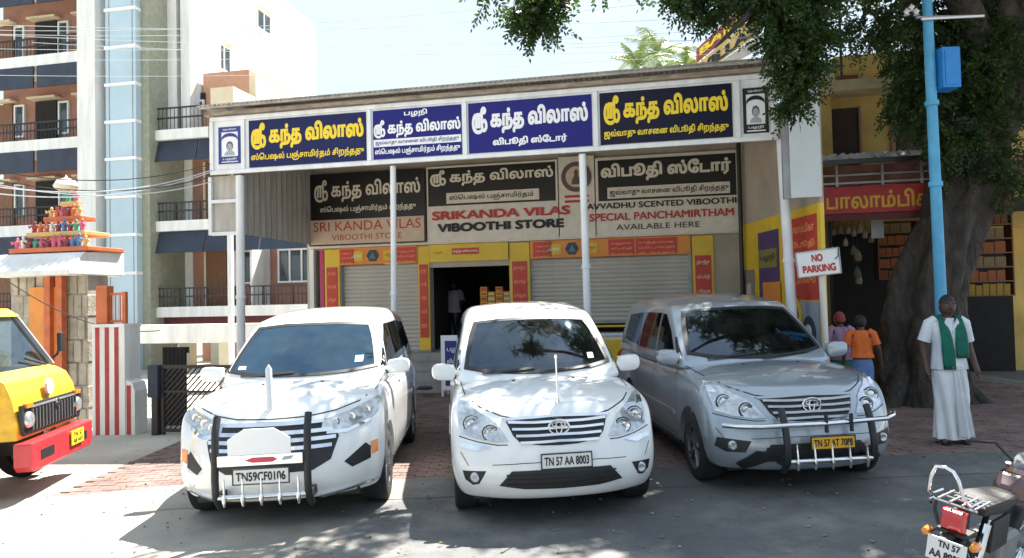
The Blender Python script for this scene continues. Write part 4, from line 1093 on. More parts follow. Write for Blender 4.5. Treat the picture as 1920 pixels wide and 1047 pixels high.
B(lu(1140), lu(1370), LV-.026, LV-.022, 3.78, 4.00, 'cream_band', M['signcream']); W(JAV,.10,.92,.49,.59,M['ink'],.02,LV-.030)
W('JAVVADHU SCENTED VIBOOTHI',-.09,.97,.32,.42,M['ink'],.03,LV-.03); W('SPECIAL PANCHAMIRTHAM',-.05,.95,.19,.29,M['red_ink'],.03,LV-.03); W('AVAILABLE HERE',.14,.72,.07,.14,M['ink'],.0,LV-.03)
MB().tube([(U1-.02, -.3, 1.0),(U1-.02,-.3,5.0)], .04, 8).build('drain_pipe', M['black_plastic'], st, True)
# ---------------------------------------------------------------- apartment building on the left
AV = 7.0
ap = bthing('apartment_building', 'white and terracotta apartment building with blue grey lift shaft and railed balconies', 'building', 0, 0, 0)
def ab(px0, px1, py0, py1, v0, v1, name, m, par=None, pv=None, **k):
    """box whose front face at depth v0 shows at these pixels"""
    pv = v0 if pv is None else pv; c = (px0+px1)/2; d = (py0+py1)/2
    return MB().box(AU(px0, pv, d), AU(px1, pv, d), v0, v1, AZ(c, py1, pv), AZ(c, py0, pv)).build(name, m, par or ap, **k)
def au(px, py=400): return AU(px, AV, py)
zB = [AZ(276, 577, AV), AZ(276, 417, AV), AZ(276, 247, AV)]      # tops of the balcony beams
ST = zB[1] - zB[0]
aL, aR, aR2 = au(273), au(392, 200), au(606, 570)
W_ = lambda a, b, v0, v1, z0, z1, n, m, par=None, **k: MB().box(a, b, v0, v1, z0, z1).build(n, m, par or ap, **k)
def railing(a, b, v, z, h=.62, par=None):
    r = MB()
    for q in (z + h, z + h * .55): r.bar((a, v, q), (b, v, q), .05, .05)
    n = max(2, int((b - a) / .9)); 
    for i in range(n + 1): r.bar((a + (b-a)*i/n, v, z), (a + (b-a)*i/n, v, z + h), .05, .05)
    m = int((b - a) / .14)
    for i in range(1, m): r.bar((a + (b-a)*i/m, v, z), (a + (b-a)*i/m, v, z + h * .98), .016, .016)
    return r.build('railing', M['rail'], par or ap)
def window(a, b, z0, z1, v, n=2, par=None):
    f = MB(); t = .06
    for p, q, r, s_ in ((a, b, z0, z0+t), (a, b, z1-t, z1), (a, a+t, z0+t, z1-t), (b-t, b, z0+t, z1-t)): f.box(p, q, v-.05, v+.04, r, s_)
    for i in range(1, n): c = a + (b-a)*i/n; f.box(c-t/2, c+t/2, v-.045, v+.035, z0+t, z1-t)
    w_ = f.build('window', M['offwhite'], par or ap)
    for i in range(n): MB().box(a+(b-a)*i/n+.04, a+(b-a)*(i+1)/n-.04, v, v+.012, z0+t*.9, z1-t*.9).build('pane', M['winglass'], w_)
    return w_
# floors 0..2 right of the lift shaft
for k in range(2):
    z0 = zB[k]; z1 = zB[k+1] - .36; R_ = aR2 if k == 0 else au(470)
    W_(aL, R_, AV+1.5, AV+1.7, z0-.2, z1+.3, 'back_wall', M['terra'])
    W_(aL, aL+.75, AV+1.44, AV+1.49, z0, z1, 'grey_wall_panel', M['plaster'])
    d = MB().box(au(330)+.15, au(377), AV+1.40, AV+1.49, z0, z1-.55).build('door', M['brown'], ap); MB().box(au(326)+.15, au(330)+.149, AV+1.38, AV+1.49, z0, z1-.5).build('door_frame', M['cream'], d)
    window(au(383)+.1, au(432), z0+.75, z1-.6, AV+1.46, 2)
    if k == 0: window(au(472)+.1, au(548), z0+.75, z1-.6, AV+1.46, 3); W_(au(458), au(462), AV+.3, AV+1.44, z0, z1, 'partition', M['plaster'])
    # navy awning panels hung under the beam
    n = 3 if k == 0 else 2
    for i in range(n):
        a = aL + .25 + (R_ - aL - .4) * i / n; b = aL + .25 + (R_ - aL - .4) * (i + 1) / n - .04
        MB().add([(a, AV+.1, z1+.02), (b, AV+.1, z1+.02), (b, AV-.12, z1-.72), (a, AV-.12, z1-.72), (a, AV+.14, z1+.02), (b, AV+.14, z1+.02), (b, AV-.08, z1-.72), (a, AV-.08, z1-.72)],
            [(0,1,2,3),(7,6,5,4),(0,4,5,1),(1,5,6,2),(2,6,7,3),(3,7,4,0)]).build('awning_panel', M['navyshade'], ap)
    railing(aL+.2, R_-.05, AV+.05, z0)
for k, z in enumerate(zB):
    R_ = (aR2, au(470), aR)[k]
    W_(aL, R_, AV-.06, AV+1.49, z-.34, z, 'balcony_slab', M['plaster'])
W_(aL-.0, aL+.20, AV-.1, AV-.062, zB[0]-.34, zB[2], 'edge_frame', M['plaster'])
W_(aL, aL+.18, AV-.06, AV+1.49, zB[0]+.001, zB[2]-.341, 'end_wall', M['plaster'])
W_(au(430), au(437), AV-.05, AV+.12, zB[0], zB[1]-.35, 'column', M['plaster'])
W_(aR2-.3, aR2, AV-.05, AV+1.49, zB[0]+.001, zB[1], 'maroon_pier', M['terra'])
W_(aR2-.3, aR2+.0, AV+1.5, AV+6, 0, zB[1]+.3, 'flank_wall', M['terra'])
# ground storey
W_(aL, aR2, AV+.3, AV+.5, zB[0]-.9, zB[0]-.341, 'maroon_band', M['maroon'])
W_(aL, aR2, AV+3, AV+3.2, -.4, zB[0]-.4, 'parking_wall', M['terra'])
for px in (312, 372, 470, 560): W_(au(px), au(px)+.4, AV+.6, AV+1.0, -.3, zB[0]-.342, 'parking_column', M['cream'])
# terrace level above the second beam
railing(aL+.2, aR, AV+.05, zB[2], .75)
W_(au(340,190), au(430,190), AV+1.2, AV+4.5, zB[2], AZ(385,138,AV+1.2), 'terracotta_block', M['terra'] if 0 else mat('light_terracotta', (.48,.27,.18), .85, var=.12))
a, b = AU(353,AV+1.2,190), AU(386,AV+1.2,190)
W_(a, b, AV+1.15, AV+1.19, AZ(370,206,AV+1.2), AZ(370,176,AV+1.2), 'dark_opening', M['dark']); window(a, b, AZ(370,206,AV+1.2), AZ(370,190,AV+1.2), AV+1.12, 2)
cz1 = AZ(450,150,AV+1.6)
W_(au(430,190)+.001, au(430,190)+.25, AV+1.2, AV+7.5, zB[2], cz1, 'sunlit_block_side', M['cream'])  # cream facing paints the sunlit side of the terracotta block
W_(au(405,190), au(432,190)+.3, AV-.3, AV+1.0, zB[2]-.8, AZ(410,170,AV), 'cream_block', M['cream'])
# tall white mass with the skewed side windows
TOP = 15.5
aw = AU(392, AV+2.4, 100)
W_(AU(337,AV+2.4,100), aw, AV+2.4, AV+11, zB[2], TOP, 'tower_wall', M['plaster'])
W_(au(283,100), au(309,100), AV+.6, AV+2.4, zB[2], TOP, 'tower_pier', M['plaster']); W_(au(317,100), au(335,100), AV+.6, AV+2.4, zB[2], TOP, 'tower_pier', M['plaster'])
W_(aL, AU(337,AV+2.4,100)-.002, AV+2.41, AV+2.6, zB[2], TOP, 'recess_wall', mat('dull_pink_render', (.45,.36,.31), .85))
W_(aL-.02, aL+.30, AV-.06, AV+2.4, zB[2]+.001, TOP, 'corner_pier', M['plaster'])
def sidewin(px0, px1, py0, py1):
    # plane u = aw: find v from the pixel
    def vz(px, py):
        lo, hi = AV+2.4, AV+40
        for _ in range(40):
            mid_ = (lo+hi)/2
            if at(px, py, mid_)[0] > aw: lo = mid_
            else: hi = mid_
        return lo, at(px, py, lo)[1]
    v0, zt = vz(px0, py0); v1, _ = vz(px1, py1); _, zb = vz(px0, py1)
    f = MB(); t = .09
    for p, q, r, s_ in ((v0, v1, zb, zb+t), (v0, v1, zt-t, zt), (v0, v0+t, zb+t, zt-t), (v1-t, v1, zb+t, zt-t), ((v0+v1)/2-t/2, (v0+v1)/2+t/2, zb+t, zt-t)): f.box(aw+.0, aw+.05, p, q, r, s_)
    w_ = f.build('window', M['offwhite'], ap); MB().box(aw+.005, aw+.02, v0+.05, v1-.05, zb+.05, zt-.05).build('pane', M['winglass'], w_)
    MB().box(aw+.02, aw+.35, v0-.15, v1+.15, zt+.02, zt+.1).build('sunshade', M['plaster'], w_)
aw_ = aw
sidewin(405, 432, 76, 128); sidewin(480, 507, 12, 52)
# lift shaft with horizontal bands
LVv = AV - .6
la, lb = AU(200, LVv), AU(257, LVv); lbz = AZ(230, 612, LVv)
W_(la, lb, LVv, LVv+2.2, lbz-1.5, TOP, 'lift_shaft', M['acp'])
W_(lb+.001, AU(272, LVv), LVv+.25, LVv+2.2, lbz-1.5, TOP, 'shaft_side', mat('olive_side_panel', (.30,.31,.24), .8, var=.2))  # plain olive facing along the right side of the shaft
k = 0
py = 17.5
for py in (17, 88, 158, 228, 298, 369, 441, 513):
    z = AZ(230, py, LVv); MB().box(la-.015, lb+.015, LVv-.05, LVv+.3, z-.05, z+.05).build('shaft_band', M['white_ink'], ap)
for px in (207, 251):
    u = AU(px, LVv); MB().box(u-.012, u+.012, LVv-.012, LVv-.001, lbz-1.5, TOP).build('shaft_joint', M['grey'], ap)
# terracotta recess and the white tower with balconies at the far left
W_(AU(181,AV), AU(201,AV), AV+.9, AV+1.1, -.3, TOP, 'recess_wall', M['terra'])
LP0, LP1 = AU(146, AV-.8), AU(180, AV-.8)
W_(LP0, LP1, AV-.8, AV+1.2, AZ(160,470,AV-.8)-4, TOP, 'corner_tower', M['plaster'])
zl = [AZ(120, 258, AV-.5), AZ(120, 98, AV-.5)]; SL = zl[1]-zl[0]
for k in range(-2, 4):
    z = zl[0] + SL * k
    W_(AU(-60,AV-.5), LP0-.001, AV-.5, AV+.9, z-.38, z, 'balcony_slab', M['plaster'])
    W_(AU(-60,AV-.5), LP0-.001, AV+.9, AV+1.1, z, z+SL-.38, 'back_wall', M['terra'])
    for q in range(3):
        c = LP0 - .9 - q * 1.9
        MB().box(c-.45, c+.45, AV+.80, AV+.89, z, z+1.75).build('door', M['dark'] if q % 2 else M['brown'], ap); MB().box(c-.6, c+.6, AV+.55, AV+.89, z+1.80, z+1.87).build('sunshade', M['cream'], ap)
        window(c+.5, c+.95, z+.5, z+1.7, AV+.86, 1)
        a0 = LP0 - .12 - q * 1.9; MB().box(a0-1.75, a0, AV-.52, AV-.46, z+SL-.38-.74, z+SL-.38).build('awning_panel', M['navyshade'], ap)
    railing(AU(-60,AV-.5), LP0-.05, AV-.45, z, .6)

# compound wall and lintel between the gate and the store
cw = bthing('compound_wall', 'long white plastered compound beam above the dark gateway', 'wall', 0, 0, 0)
zt, zb_ = AZ(400, 608, 1.2), AZ(400, 643, 1.2)
MB().box(AU(231,1.2,630), U0-.23, 1.2, 1.5, zb_, zt).build('beam', M['plaster'], cw, bevel=.01)
for px in (236, 420, 560): MB().box(AU(px,1.2,630)-.15, AU(px,1.2,630)+.15, 1.21, 1.49, -.3, zb_-.001).build('pier', M['cream'], cw)
MB().box(AU(420,1.2,630)+.16, U0-.23, 1.22, 1.4, -.3, zb_-.002).build('infill_wall', M['terra'], cw)
# lattice gate
GV = -4.45
def gu(px, py=740): return AU(px, GV, py)
g0 = gu(306); g1 = gu(402); gzb = -.13
gt = bthing('lattice_gate', 'dark iron gate with diagonal lattice bars beside the striped wall', 'gate', 0, 0, 0)
zt_ = AZ(350, 688, GV)
f = MB(); 
for z in (gzb+.08, zt_): f.bar((g0, GV, z), (g1+.5, GV, z), .04, .05)
for u in (g0, g1+.5): f.bar((u, GV, gzb), (u, GV, zt_+.02), .045, .045)
f.bar((g0, GV, zt_-.38), (g1+.5, GV, zt_-.38), .03, .03)
f.build('frame', M['rail'], gt)
n = 26; Wd_ = g1 + .5 - g0; H_ = zt_ - gzb - .1
for i in range(-9, n):
    a = i * .09; p0 = (a, 0); p1 = (a + H_ * 1.0, H_)
    if p1[0] < 0 or p0[0] > Wd_: continue
    x0, y0 = p0; x1, y1 = p1
    if x0 < 0: y0 -= x0; x0 = 0
    if x1 > Wd_: y1 -= (x1 - Wd_); x1 = Wd_
    if x1 - x0 < .03: continue
    MB().bar((g0 + x0, GV, gzb + .09 + y0), (g0 + x1, GV, gzb + .09 + y1), .014, .02).build('lattice_bar', M['rail'], gt)
gp_ = bthing('gate_post', 'dark steel gate post with lamp housing beside the lattice gate', 'post', 0, 0, 0)
MB().box(gu(288), gu(300), GV-.06, GV+.06, gzb-.1, AZ(290, 690, GV)).build('post', M['rail'], gp_, bevel=.01); MB().box(gu(284), gu(303), GV-.09, GV+.08, AZ(290,745,GV), AZ(290,688,GV)+.03).build('lamp_housing', M['navyshade'], gp_, bevel=.01)
lf = bthing('gate_leaf', 'solid dark gate leaf standing open in the gateway', 'gate', 0, 0, 0)
for k in range(6):
    a = gu(240) + k * (gu(286)-gu(240)) / 6; MB().box(a+.004, a+(gu(286)-gu(240))/6-.004, GV+.8, GV+.84, gzb, AZ(262,652,GV+.8)).build('plank', M['dark'], lf)
MB().box(gu(238), gu(288), GV+.845, GV+.88, AZ(262,652,GV+.8)-.1, AZ(262,652,GV+.8)).build('rail', M['rail'], lf)
# striped wall
sw = bthing('striped_wall', 'white temple wall painted with red vertical stripes', 'wall', 0, 0, 0)
s0, s1 = gu(173), gu(234); zt = AZ(205, 614, GV)
MB().box(s0, s1, GV, GV+.35, gzb-.3, zt).build('wall', M['plaster'], sw)
MB().box(s0, s1+.01, GV-.02, GV+.37, zt, zt+.05).build('coping', M['plaster'], sw)
for k in range(11):
    u = gu(219) - k * (gu(219)-gu(201)) ; 
    if u - .05 < s0: break
    MB().box(u-.037, u+.037, GV-.006, GV-.001, gzb-.3, zt-.001).build('red_stripe', M['stripe_red'], sw)
z2 = AZ(248, 716, GV); pts = [(s1, gzb-.3), (s1+.16, gzb-.3), (s1+.16, z2-.15), (s1+.12, z2-.02), (s1+.06, z2+.0), (s1, z2+.02)]
MB().prism(pts, GV+.02, GV+.3, 'y').build('wing_wall', M['plaster'], sw); MB().box(s1+.02, s1+.09, GV+.012, GV+.019, gzb-.3, z2-.06).build('red_stripe', M['stripe_red'], sw)
# orange ironwork on the wall
og = bthing('orange_railing', 'orange painted iron panel standing on the striped wall', 'railing', 0, 0, 0)
zo = AZ(200, 548, GV)
MB().box(gu(175,580), gu(196,580), GV+.05, GV+.2, zt+.05, zo+.10).build('post', M['grille_orange'], og, bevel=.008)
MB().box(gu(222,580), gu(228,580), GV+.08, GV+.14, zt+.05, zo).build('post', M['grille_orange'], og)
for z in (zt+.09, zo-.03): MB().bar((gu(196,580), GV+.11, z), (gu(222,580), GV+.11, z), .03, .04).build('rail', M['grille_orange'], og)
for k in range(6): u = gu(198.5 + k*4.3, 580); MB().bar((u, GV+.11, zt+.1), (u, GV+.11, zo-.04), .014, .014).build('bar', M['signcream'] if k % 2 else M['grille_orange'], og)
# small shrine roof and rough wall at the far left
sh = bthing('shrine', 'small roadside shrine with tiered roof of coloured figures above a rough stone wall', 'shrine', 0, 0, 0)
SVv = -3.9
def su(px): return AU(px, SVv, 500)
zs = AZ(140, 515, SVv); zs2 = AZ(140, 474, SVv)
for j in range(7):
    for i in range(9):
        w0 = (su(160) - su(20)) / 9; a = su(20) + i*w0 + (w0/2 if j % 2 else 0); h_ = (zs + .25) / 7
        MB().box(a+.012, min(a+w0-.012, su(163)), SVv+random.uniform(-.02,.02), SVv+.5, -.2+j*h_+.012, -.2+(j+1)*h_-.012).build('stone', M['stone'], sh, bevel=.012)
MB().box(su(18), su(162), SVv+.03, SVv+.48, -.25, zs+.04).build('mortar_core', mat('lime_mortar', (.38,.35,.30), .95, var=.3), sh)
r_ = MB(); r_.prism([(SVv-.45,zs-.02),(SVv-.45,zs+.06),(SVv-.1,zs2),(SVv+.8,zs2+.05),(SVv+.8,zs-.02)], su(10), su(168), 'x'); r_.build('curved_eave', M['plaster'], sh, bevel=.02)
cols = [M['grille_orange'], mat('figure_green', (.05,.32,.2)), mat('figure_pink', (.55,.12,.2)), mat('figure_ochre', (.6,.4,.15)), mat('figure_blue', (.08,.2,.42)), M['signcream'], M['redcloth']]
for tier in range(4):
    zb1 = zs2 + .02 + tier * .28; half = .78 - tier * .2; cu_ = su(98)
    MB().box(cu_-half, cu_+half, SVv-.1+tier*.15, SVv+.75-tier*.1, zb1, zb1+.08).build('tier_cornice', cols[tier % 2 * 3], sh, bevel=.015)
    nf = int(half * 2 / .125)
    for i in range(nf):
        u = cu_ - half + .1 + i * (2*half-.2) / max(1, nf-1); v = SVv-.02+tier*.15; h_ = .165 + random.uniform(0,.05)
        fg = MB().lathe([(.001,0),(.045,0),(.036,.05),(.048,h_*.5),(.036,h_*.7),(.015,h_*.74),(.027,h_*.86),(.022,h_*.98),(.001,h_*1.08)], (u, v, zb1+.081), 'z', 9)
        for sgn in (-1,1): fg.tube([(u+sgn*.05, v, zb1+.08+h_*.66), (u+sgn*.09, v-.02, zb1+.08+h_*.45), (u+sgn*.06, v-.06, zb1+.08+h_*.62)], .014, 5)
        fg.build('roof_figure', random.choice(cols), sh, True)
MB().lathe([(.001,0),(.17,0),(.2,.06),(.14,.16),(.03,.2),(.001,.26)], (su(98), SVv+.3, zs2+.02+4*.28), 'z', 16).build('dome', M['signcream'], sh, True)
for px in (100, 122): MB().box(su(px)-.06, su(px)+.06, SVv-.14, SVv-.03, -.15, zs-.03).build('orange_post', M['grille_orange'], sh)
MB().box(su(60), su(118), SVv-.06, SVv-.03, .1, zs-.2).build('shrine_door', M['adorange'], sh)

# ---------------------------------------------------------------- small goods truck at the left edge, facing right
tr = empty('goods_truck', (-5.2, 8.1, gz(-4.9)), R(90+7)); tag(tr, 'yellow small goods truck with black grille, red bumper and yellow plate', 'truck')
tr.rotation_euler = (Matrix.Rotation(-math.atan(TILT), 3, 'Y') @ Matrix.Rotation(R(101), 3, 'Z')).to_euler()
# local: x across (right when seen from the front), y rearwards, z up
H = .78
b = MB(); b.loft([[(-H*.96,0,.62),(H*.96,0,.62),(H*.96,1.55,.62),(-H*.96,1.55,.62)],[(-H,-.02,.80),(H,-.02,.80),(H,1.55,.80),(-H,1.55,.80)],[(-H,.03,1.06),(H,.03,1.06),(H,1.55,1.06),(-H,1.55,1.06)],[(-H*.97,.10,1.22),(H*.97,.10,1.22),(H,1.55,1.22),(-H,1.55,1.22)],
   [(-H*.93,.26,1.32),(H*.93,.26,1.32),(H*.96,1.55,1.32),(-H*.96,1.55,1.32)]]); body = b.build('bonnet', M['yellow_paint'], tr, bevel=.02)
for sx in (-1,1):
    MB().bar((sx*.70,.24,1.30),(sx*.64,.62,1.92),.06,.07).build('pillar', M['grey'], tr); MB().bar((sx*.70,1.5,1.3),(sx*.64,1.5,1.92),.06,.07).build('pillar', M['grey'], tr)

MB().loft([[(-.68,.55,1.90),(.68,.55,1.90),(.68,1.6,1.90),(-.68,1.6,1.90)],[(-.62,.66,2.0),(.62,.66,2.0),(.62,1.55,2.0),(-.62,1.55,2.0)]]).build('roof', M['yellow_paint'], tr, bevel=.02)
MB().add([(-.68,.25,1.31),(.68,.25,1.31),(.62,.61,1.90),(-.62,.61,1.90)],[(0,1,2,3)]).build('windscreen', M['glass'], tr)
for sx in (-1,1): MB().add([(sx*.73,.34,1.31),(sx*.73,1.48,1.31),(sx*.66,1.48,1.90),(sx*.66,.68,1.90)],[(0,1,2,3)]).build('side_window', M['glass'], tr)
g = MB(); g.prism([(-.70,.66),(.70,.66),(.76,.80),(.76,.98),(-.76,.98),(-.76,.80)], -.055, -.021, 'y'); gr = g.build('grille', M['black_plastic'], tr, bevel=.008)
for k in range(15): x_ = -.55 + k*.0786; MB().box(x_-.012, x_+.012, -.075, -.056, .70, .92).build('grille_bar', mat('dusty_black', (.07,.075,.08), .6), gr)
MB().box(-.6,.6,-.07,-.056,.935,.955).build('grille_strip', M['grey'], gr)
for sx in (-1,1):
    h = MB().lathe([(.001,-.03),(.07,-.028),(.085,-.01),(.09,.02)], (sx*.62,-.06,.82), 'y', 20).build('headlight', M['lens'], tr, True)
    MB().box(sx*.62-.07, sx*.62+.07, -.075, -.03, .945, .99).build('indicator', M['indicator'], tr)
b = MB(); b.prism([(-.80,.36),(-.74,.30),(.74,.30),(.80,.36),(.80,.60),(-.80,.60)], -.16, .02, 'y'); bp_ = b.build('bumper', M['red_paint'], tr, bevel=.02)
for x_ in (-.45,.45): MB().box(x_-.16,x_+.16,-.164,-.155,.40,.50).build('bumper_slot', M['black_plastic'], bp_)
pl = MB().box(.12,.46,-.185,-.17,.40,.56).build('number_plate', mat('yellow_plate', (.82,.62,.02), .5), tr, bevel=.003)
put_text('TN 57', .16,.42,.49,.54, lambda a, b: (a,-.188,b), M['ink'], pl); put_text('AB 4471', .15,.43,.42,.47, lambda a, b: (a,-.188,b), M['ink'], pl)
mk = MB().lathe([(.001,-.006),(.09,-.004),(.10,.02)], (0,-.02,1.10), 'y', 16).build('garland_mark', mat('pale_pink_mark', (.6,.42,.42), .7), body, True)
MB().lathe([(.03,.0),(.05,-.012),(.05,-.02),(.03,-.03)], (.02,-.07,.92), 'y', 14, True).build('badge', M['chrome'], gr, True)
MB().tube([(.5,.22,1.32),(.1,.27,1.42)], .012, 6).build('wiper', M['black_plastic'], tr)
for sx in (-1,1):
    o = MB().tube([(sx*.72,.35,1.3),(sx*.9,.25,1.42),(sx*.92,.22,1.62)], .014, 6).build('mirror_arm', M['black_plastic'], tr); MB().box(sx*.93-.07,sx*.93+.07,.20,.24,1.45,1.68).build('mirror', M['black_plastic'], o, bevel=.01)
MB().box(-.80,.80,1.58,3.3,.62,.68).build('load_bed', M['grey'], tr)
for a in ((-.80,-.76,1.58,3.3),(.76,.80,1.58,3.3),(-.759,.759,1.58,1.62),(-.759,.759,3.26,3.3)): MB().box(a[0],a[1],a[2],a[3],.681,1.1).build('bed_side', M['yellow_paint'], tr)
MB().box(-.35,.35,.2,3.2,.42,.61).build('chassis', M['black_plastic'], tr)
for y_ in (.55, 2.7):
    for sx in (-1,1):
        wh = MB().lathe([(.16,-.08),(.26,-.085),(.285,-.06),(.285,.06),(.26,.085),(.16,.08)], (sx*.66,y_,.285), 'x', 26, True).build('wheel', M['rubber'], tr, True)
        MB().lathe([(.001,-.04*sx*-1),(.05,.05*sx),(.165,.03*sx),(.17,.07*sx)], (sx*.66,y_,.285), 'x', 20).build('rim', M['grey'], wh, True)
# ---------------------------------------------------------------- neighbouring mural wall and white panel
mw = bthing('mural_wall', 'side wall covered with yellow, purple and red painted advertisements right of the store', 'wall', 0, 0, 0)
wa = Vector((U1 + .001, -.02)); wb = Vector((AU(1540, -3.2), -3.2)); wd_ = (wb - wa); wl = wd_.length; wd_.normalize(); wn = Vector((wd_.y, -wd_.x))
if wn.x > 0: wn = -wn
def WP(off): return lambda a, b: (wa.x + wd_.x * a + wn.x * off, wa.y + wd_.y * a + wn.y * off, b)
def wpanel(a, b, z0, z1, off, m, name, par=mw, th=.012):
    P = WP(off); Q = WP(off - th)
    V = [P(a,z0),P(b,z0),P(b,z1),P(a,z1),Q(a,z0),Q(b,z0),Q(b,z1),Q(a,z1)]
    return MB().add(V, [(0,1,2,3),(7,6,5,4),(0,4,5,1),(1,5,6,2),(2,6,7,3),(3,7,4,0)]).build(name, m, par)
wpanel(0, wl, -.2, 3.16, 0, M['adyellow'], 'wall', th=.07)
wpanel(0, wl, 3.161, 4.95, -.01, M['beige'], 'upper_wall', th=.06)
def wx(px):       # distance along the wall that shows at this pixel
    lo, hi = 0, wl
    for _ in range(30):
        mid_ = (lo + hi) / 2; v = wa.y + wd_.y * mid_
        if at(px, 500, v)[0] > wa.x + wd_.x * mid_: lo = mid_
        else: hi = mid_
    return lo
w1, w2, w3 = wx(1424), wx(1462), wx(1478)
p = wpanel(wx(1394), wx(1419), 1.0, 2.85, .014, M['adyellow'], 'painted_panel'); wpanel(wx(1397), wx(1416), 1.2, 2.3, .028, mat('painted_grey', (.22,.20,.16), .7), 'painted_niche', p); wpanel(wx(1403), wx(1410), 1.2, 2.05, .04, mat('painted_pale', (.5,.47,.42), .7), 'painted_deity', p)
wpanel(w1, w2, .6, 2.93, .014, M['adpurple'], 'painted_panel'); p = wpanel(w1+.06, w2-.06, 2.3, 2.62, .028, mat('painted_olive', (.22,.19,.05), .7), 'painted_band'); put_text('பழநி', w1+.12, w2-.12, 2.4, 2.54, WP(.03), M['ink'], p)
p = wpanel(w1+.2, w2+.05, .5, 2.05, .03, M['adorange'], 'painted_panel'); put_text('பூஜை', w1+.28, w2-.02, 1.55, 1.75, WP(.033), M['red_ink'], p)
p = wpanel(w3, wl-.07, 1.75, 3.02, .014, M['adred'], 'painted_panel')
for k, wd in enumerate(('பாலாம்பிகா','விபூதி','சாம்பிராணி','கிடைக்கும்')): put_text(wd, w3+.1, wl-.16, 2.78-k*.26, 2.92-k*.26, WP(.017), M['orange_ink'], p)
p = wpanel(w3+.02, wl-.08, .2, 1.72, .016, mat('painted_pale_blue', (.32,.36,.42), .7), 'painted_panel')
def wdisc(a, z, r, m, off, name, par): 
    P = WP(off); Q = WP(off-.01); n = 20; V = [P(a + r*math.cos(2*math.pi*k/n), z + r*1.15*math.sin(2*math.pi*k/n)) for k in range(n)] + [Q(a + r*math.cos(2*math.pi*k/n), z + r*1.15*math.sin(2*math.pi*k/n)) for k in range(n)]
    return MB().add(V, [tuple(range(n)), tuple(range(2*n-1,n-1,-1))] + [(i,i+n,(i+1)%n+n,(i+1)%n) for i in range(n)]).build(name, m, par)
L3 = wl - .08 - w3
for (fa, z, r, m1, m2) in ((.25,1.52,.22,M['adyellow'],M['adpurple']),(.66,1.25,.22,M['navyshade'],M['offwhite']),(.22,1.0,.17,M['grey'],M['signblack']),(.30,.62,.24,M['adyellow'],M['adorange']),(.75,.62,.25,M['adyellow'],M['stripe_red'])):
    d = wdisc(w3+.02+L3*fa, z, r, m1, .03, 'painted_roundel', p); wdisc(w3+.02+L3*fa, z, r*.5, m2, .04, 'roundel_centre', d)
wpanel(wl-.05, wl, -.2, 3.17, .02, M['adyellow'], 'corner_post')
wp_ = bthing('blank_panel', 'tall blank white panel above the painted mural wall', 'panel', 0, 0, 0)
MB().box(AU(1480,-3.2,300), AU(1538,-3.2,300), -3.26, -3.21, 3.24, 5.15).build('panel', mat('pale_grey_panel', (.56,.60,.62), .7, var=.1, scale=1), wp_, bevel=.01)
MB().box(AU(1467,-3.2,300), AU(1479,-3.2,300), -3.22, -3.14, 3.24, 5.15).build('frame', M['grey'], wp_)

# ---------------------------------------------------------------- yellow building and shop on the right
yb = bthing('yellow_building', 'old yellow washed building with dark window behind the tree', 'building', 0, 0, 0)
YV = .6
yl = AU(1532, YV, 300)
def yz(py, v=YV, px=1600): return AZ(px, py, v)
def yu(px, v=YV, py=300): return AU(px, v, py)
Y_ = lambda a, b, v0, v1, z0, z1, n, m, par=None, **k: MB().box(a, b, v0, v1, z0, z1).build(n, m, par or yb, **k)
YE = yu(2150)
Y_(yl, YE, YV, YV+.3, 3.0, yz(168), 'wall', M['yellowwall'])
Y_(yl-.1, YE, YV-.55, YV+3, yz(182), yz(163), 'roof_slab', mat('pale_yellow_slab', (.60,.50,.30), .9, var=.35, scale=3, bump=.3))
Y_(yl+.0, yu(1568), YV-.1, YV+.1, yz(163)+.001, yz(112), 'parapet', M['cream'], bevel=.01)
Y_(yu(1568)+.002, YE, YV-.05, YV+.15, yz(163)+.001, yz(105), 'parapet', M['yellowwall'], bevel=.01)
Y_(yu(1574), yu(1612), YV-.09, YV-.051, yz(155), yz(143), 'parapet_vent', mat('rust_brown', (.25,.09,.04), .9))
w_ = Y_(yu(1545), yu(1613), YV-.03, YV-.001, 3.3, yz(203), 'shuttered_window', mat('dark_brown_shutter', (.045,.025,.02), .7))
for k in range(9): Y_(yu(1549), yu(1610), YV-.045, YV-.031, 3.4+k*.15, 3.47+k*.15, 'slat', mat('dark_brown_shutter', (.045,.025,.02)), w_)
Y_(yu(1612), yu(1616), YV-.05, YV-.001, 3.3, yz(200), 'window_jamb', M['terra'])
Y_(yu(1680), yu(1790), YV-.03, YV-.001, 3.3, yz(205), 'shuttered_window', mat('dark_brown_shutter', (.045,.025,.02)))
Y_(yu(1672), yu(1679), YV-.05, YV-.001, 3.3, yz(195), 'window_jamb', M['terra'])
Y_(yl, yl+.25, YV-.2, YV, 3.0, yz(183), 'corner_pier', M['yellowwall'])
Y_(yl, YE, YV+1.5, YV+8, -.2, 4.9, 'rear_block', M['yellowwall'])
MB().tube([(yu(1576), YV-.3, yz(180)), (yu(1576), YV-.3, yz(20))], .025, 8).build('roof_pipe', M['rail'], yb, True)
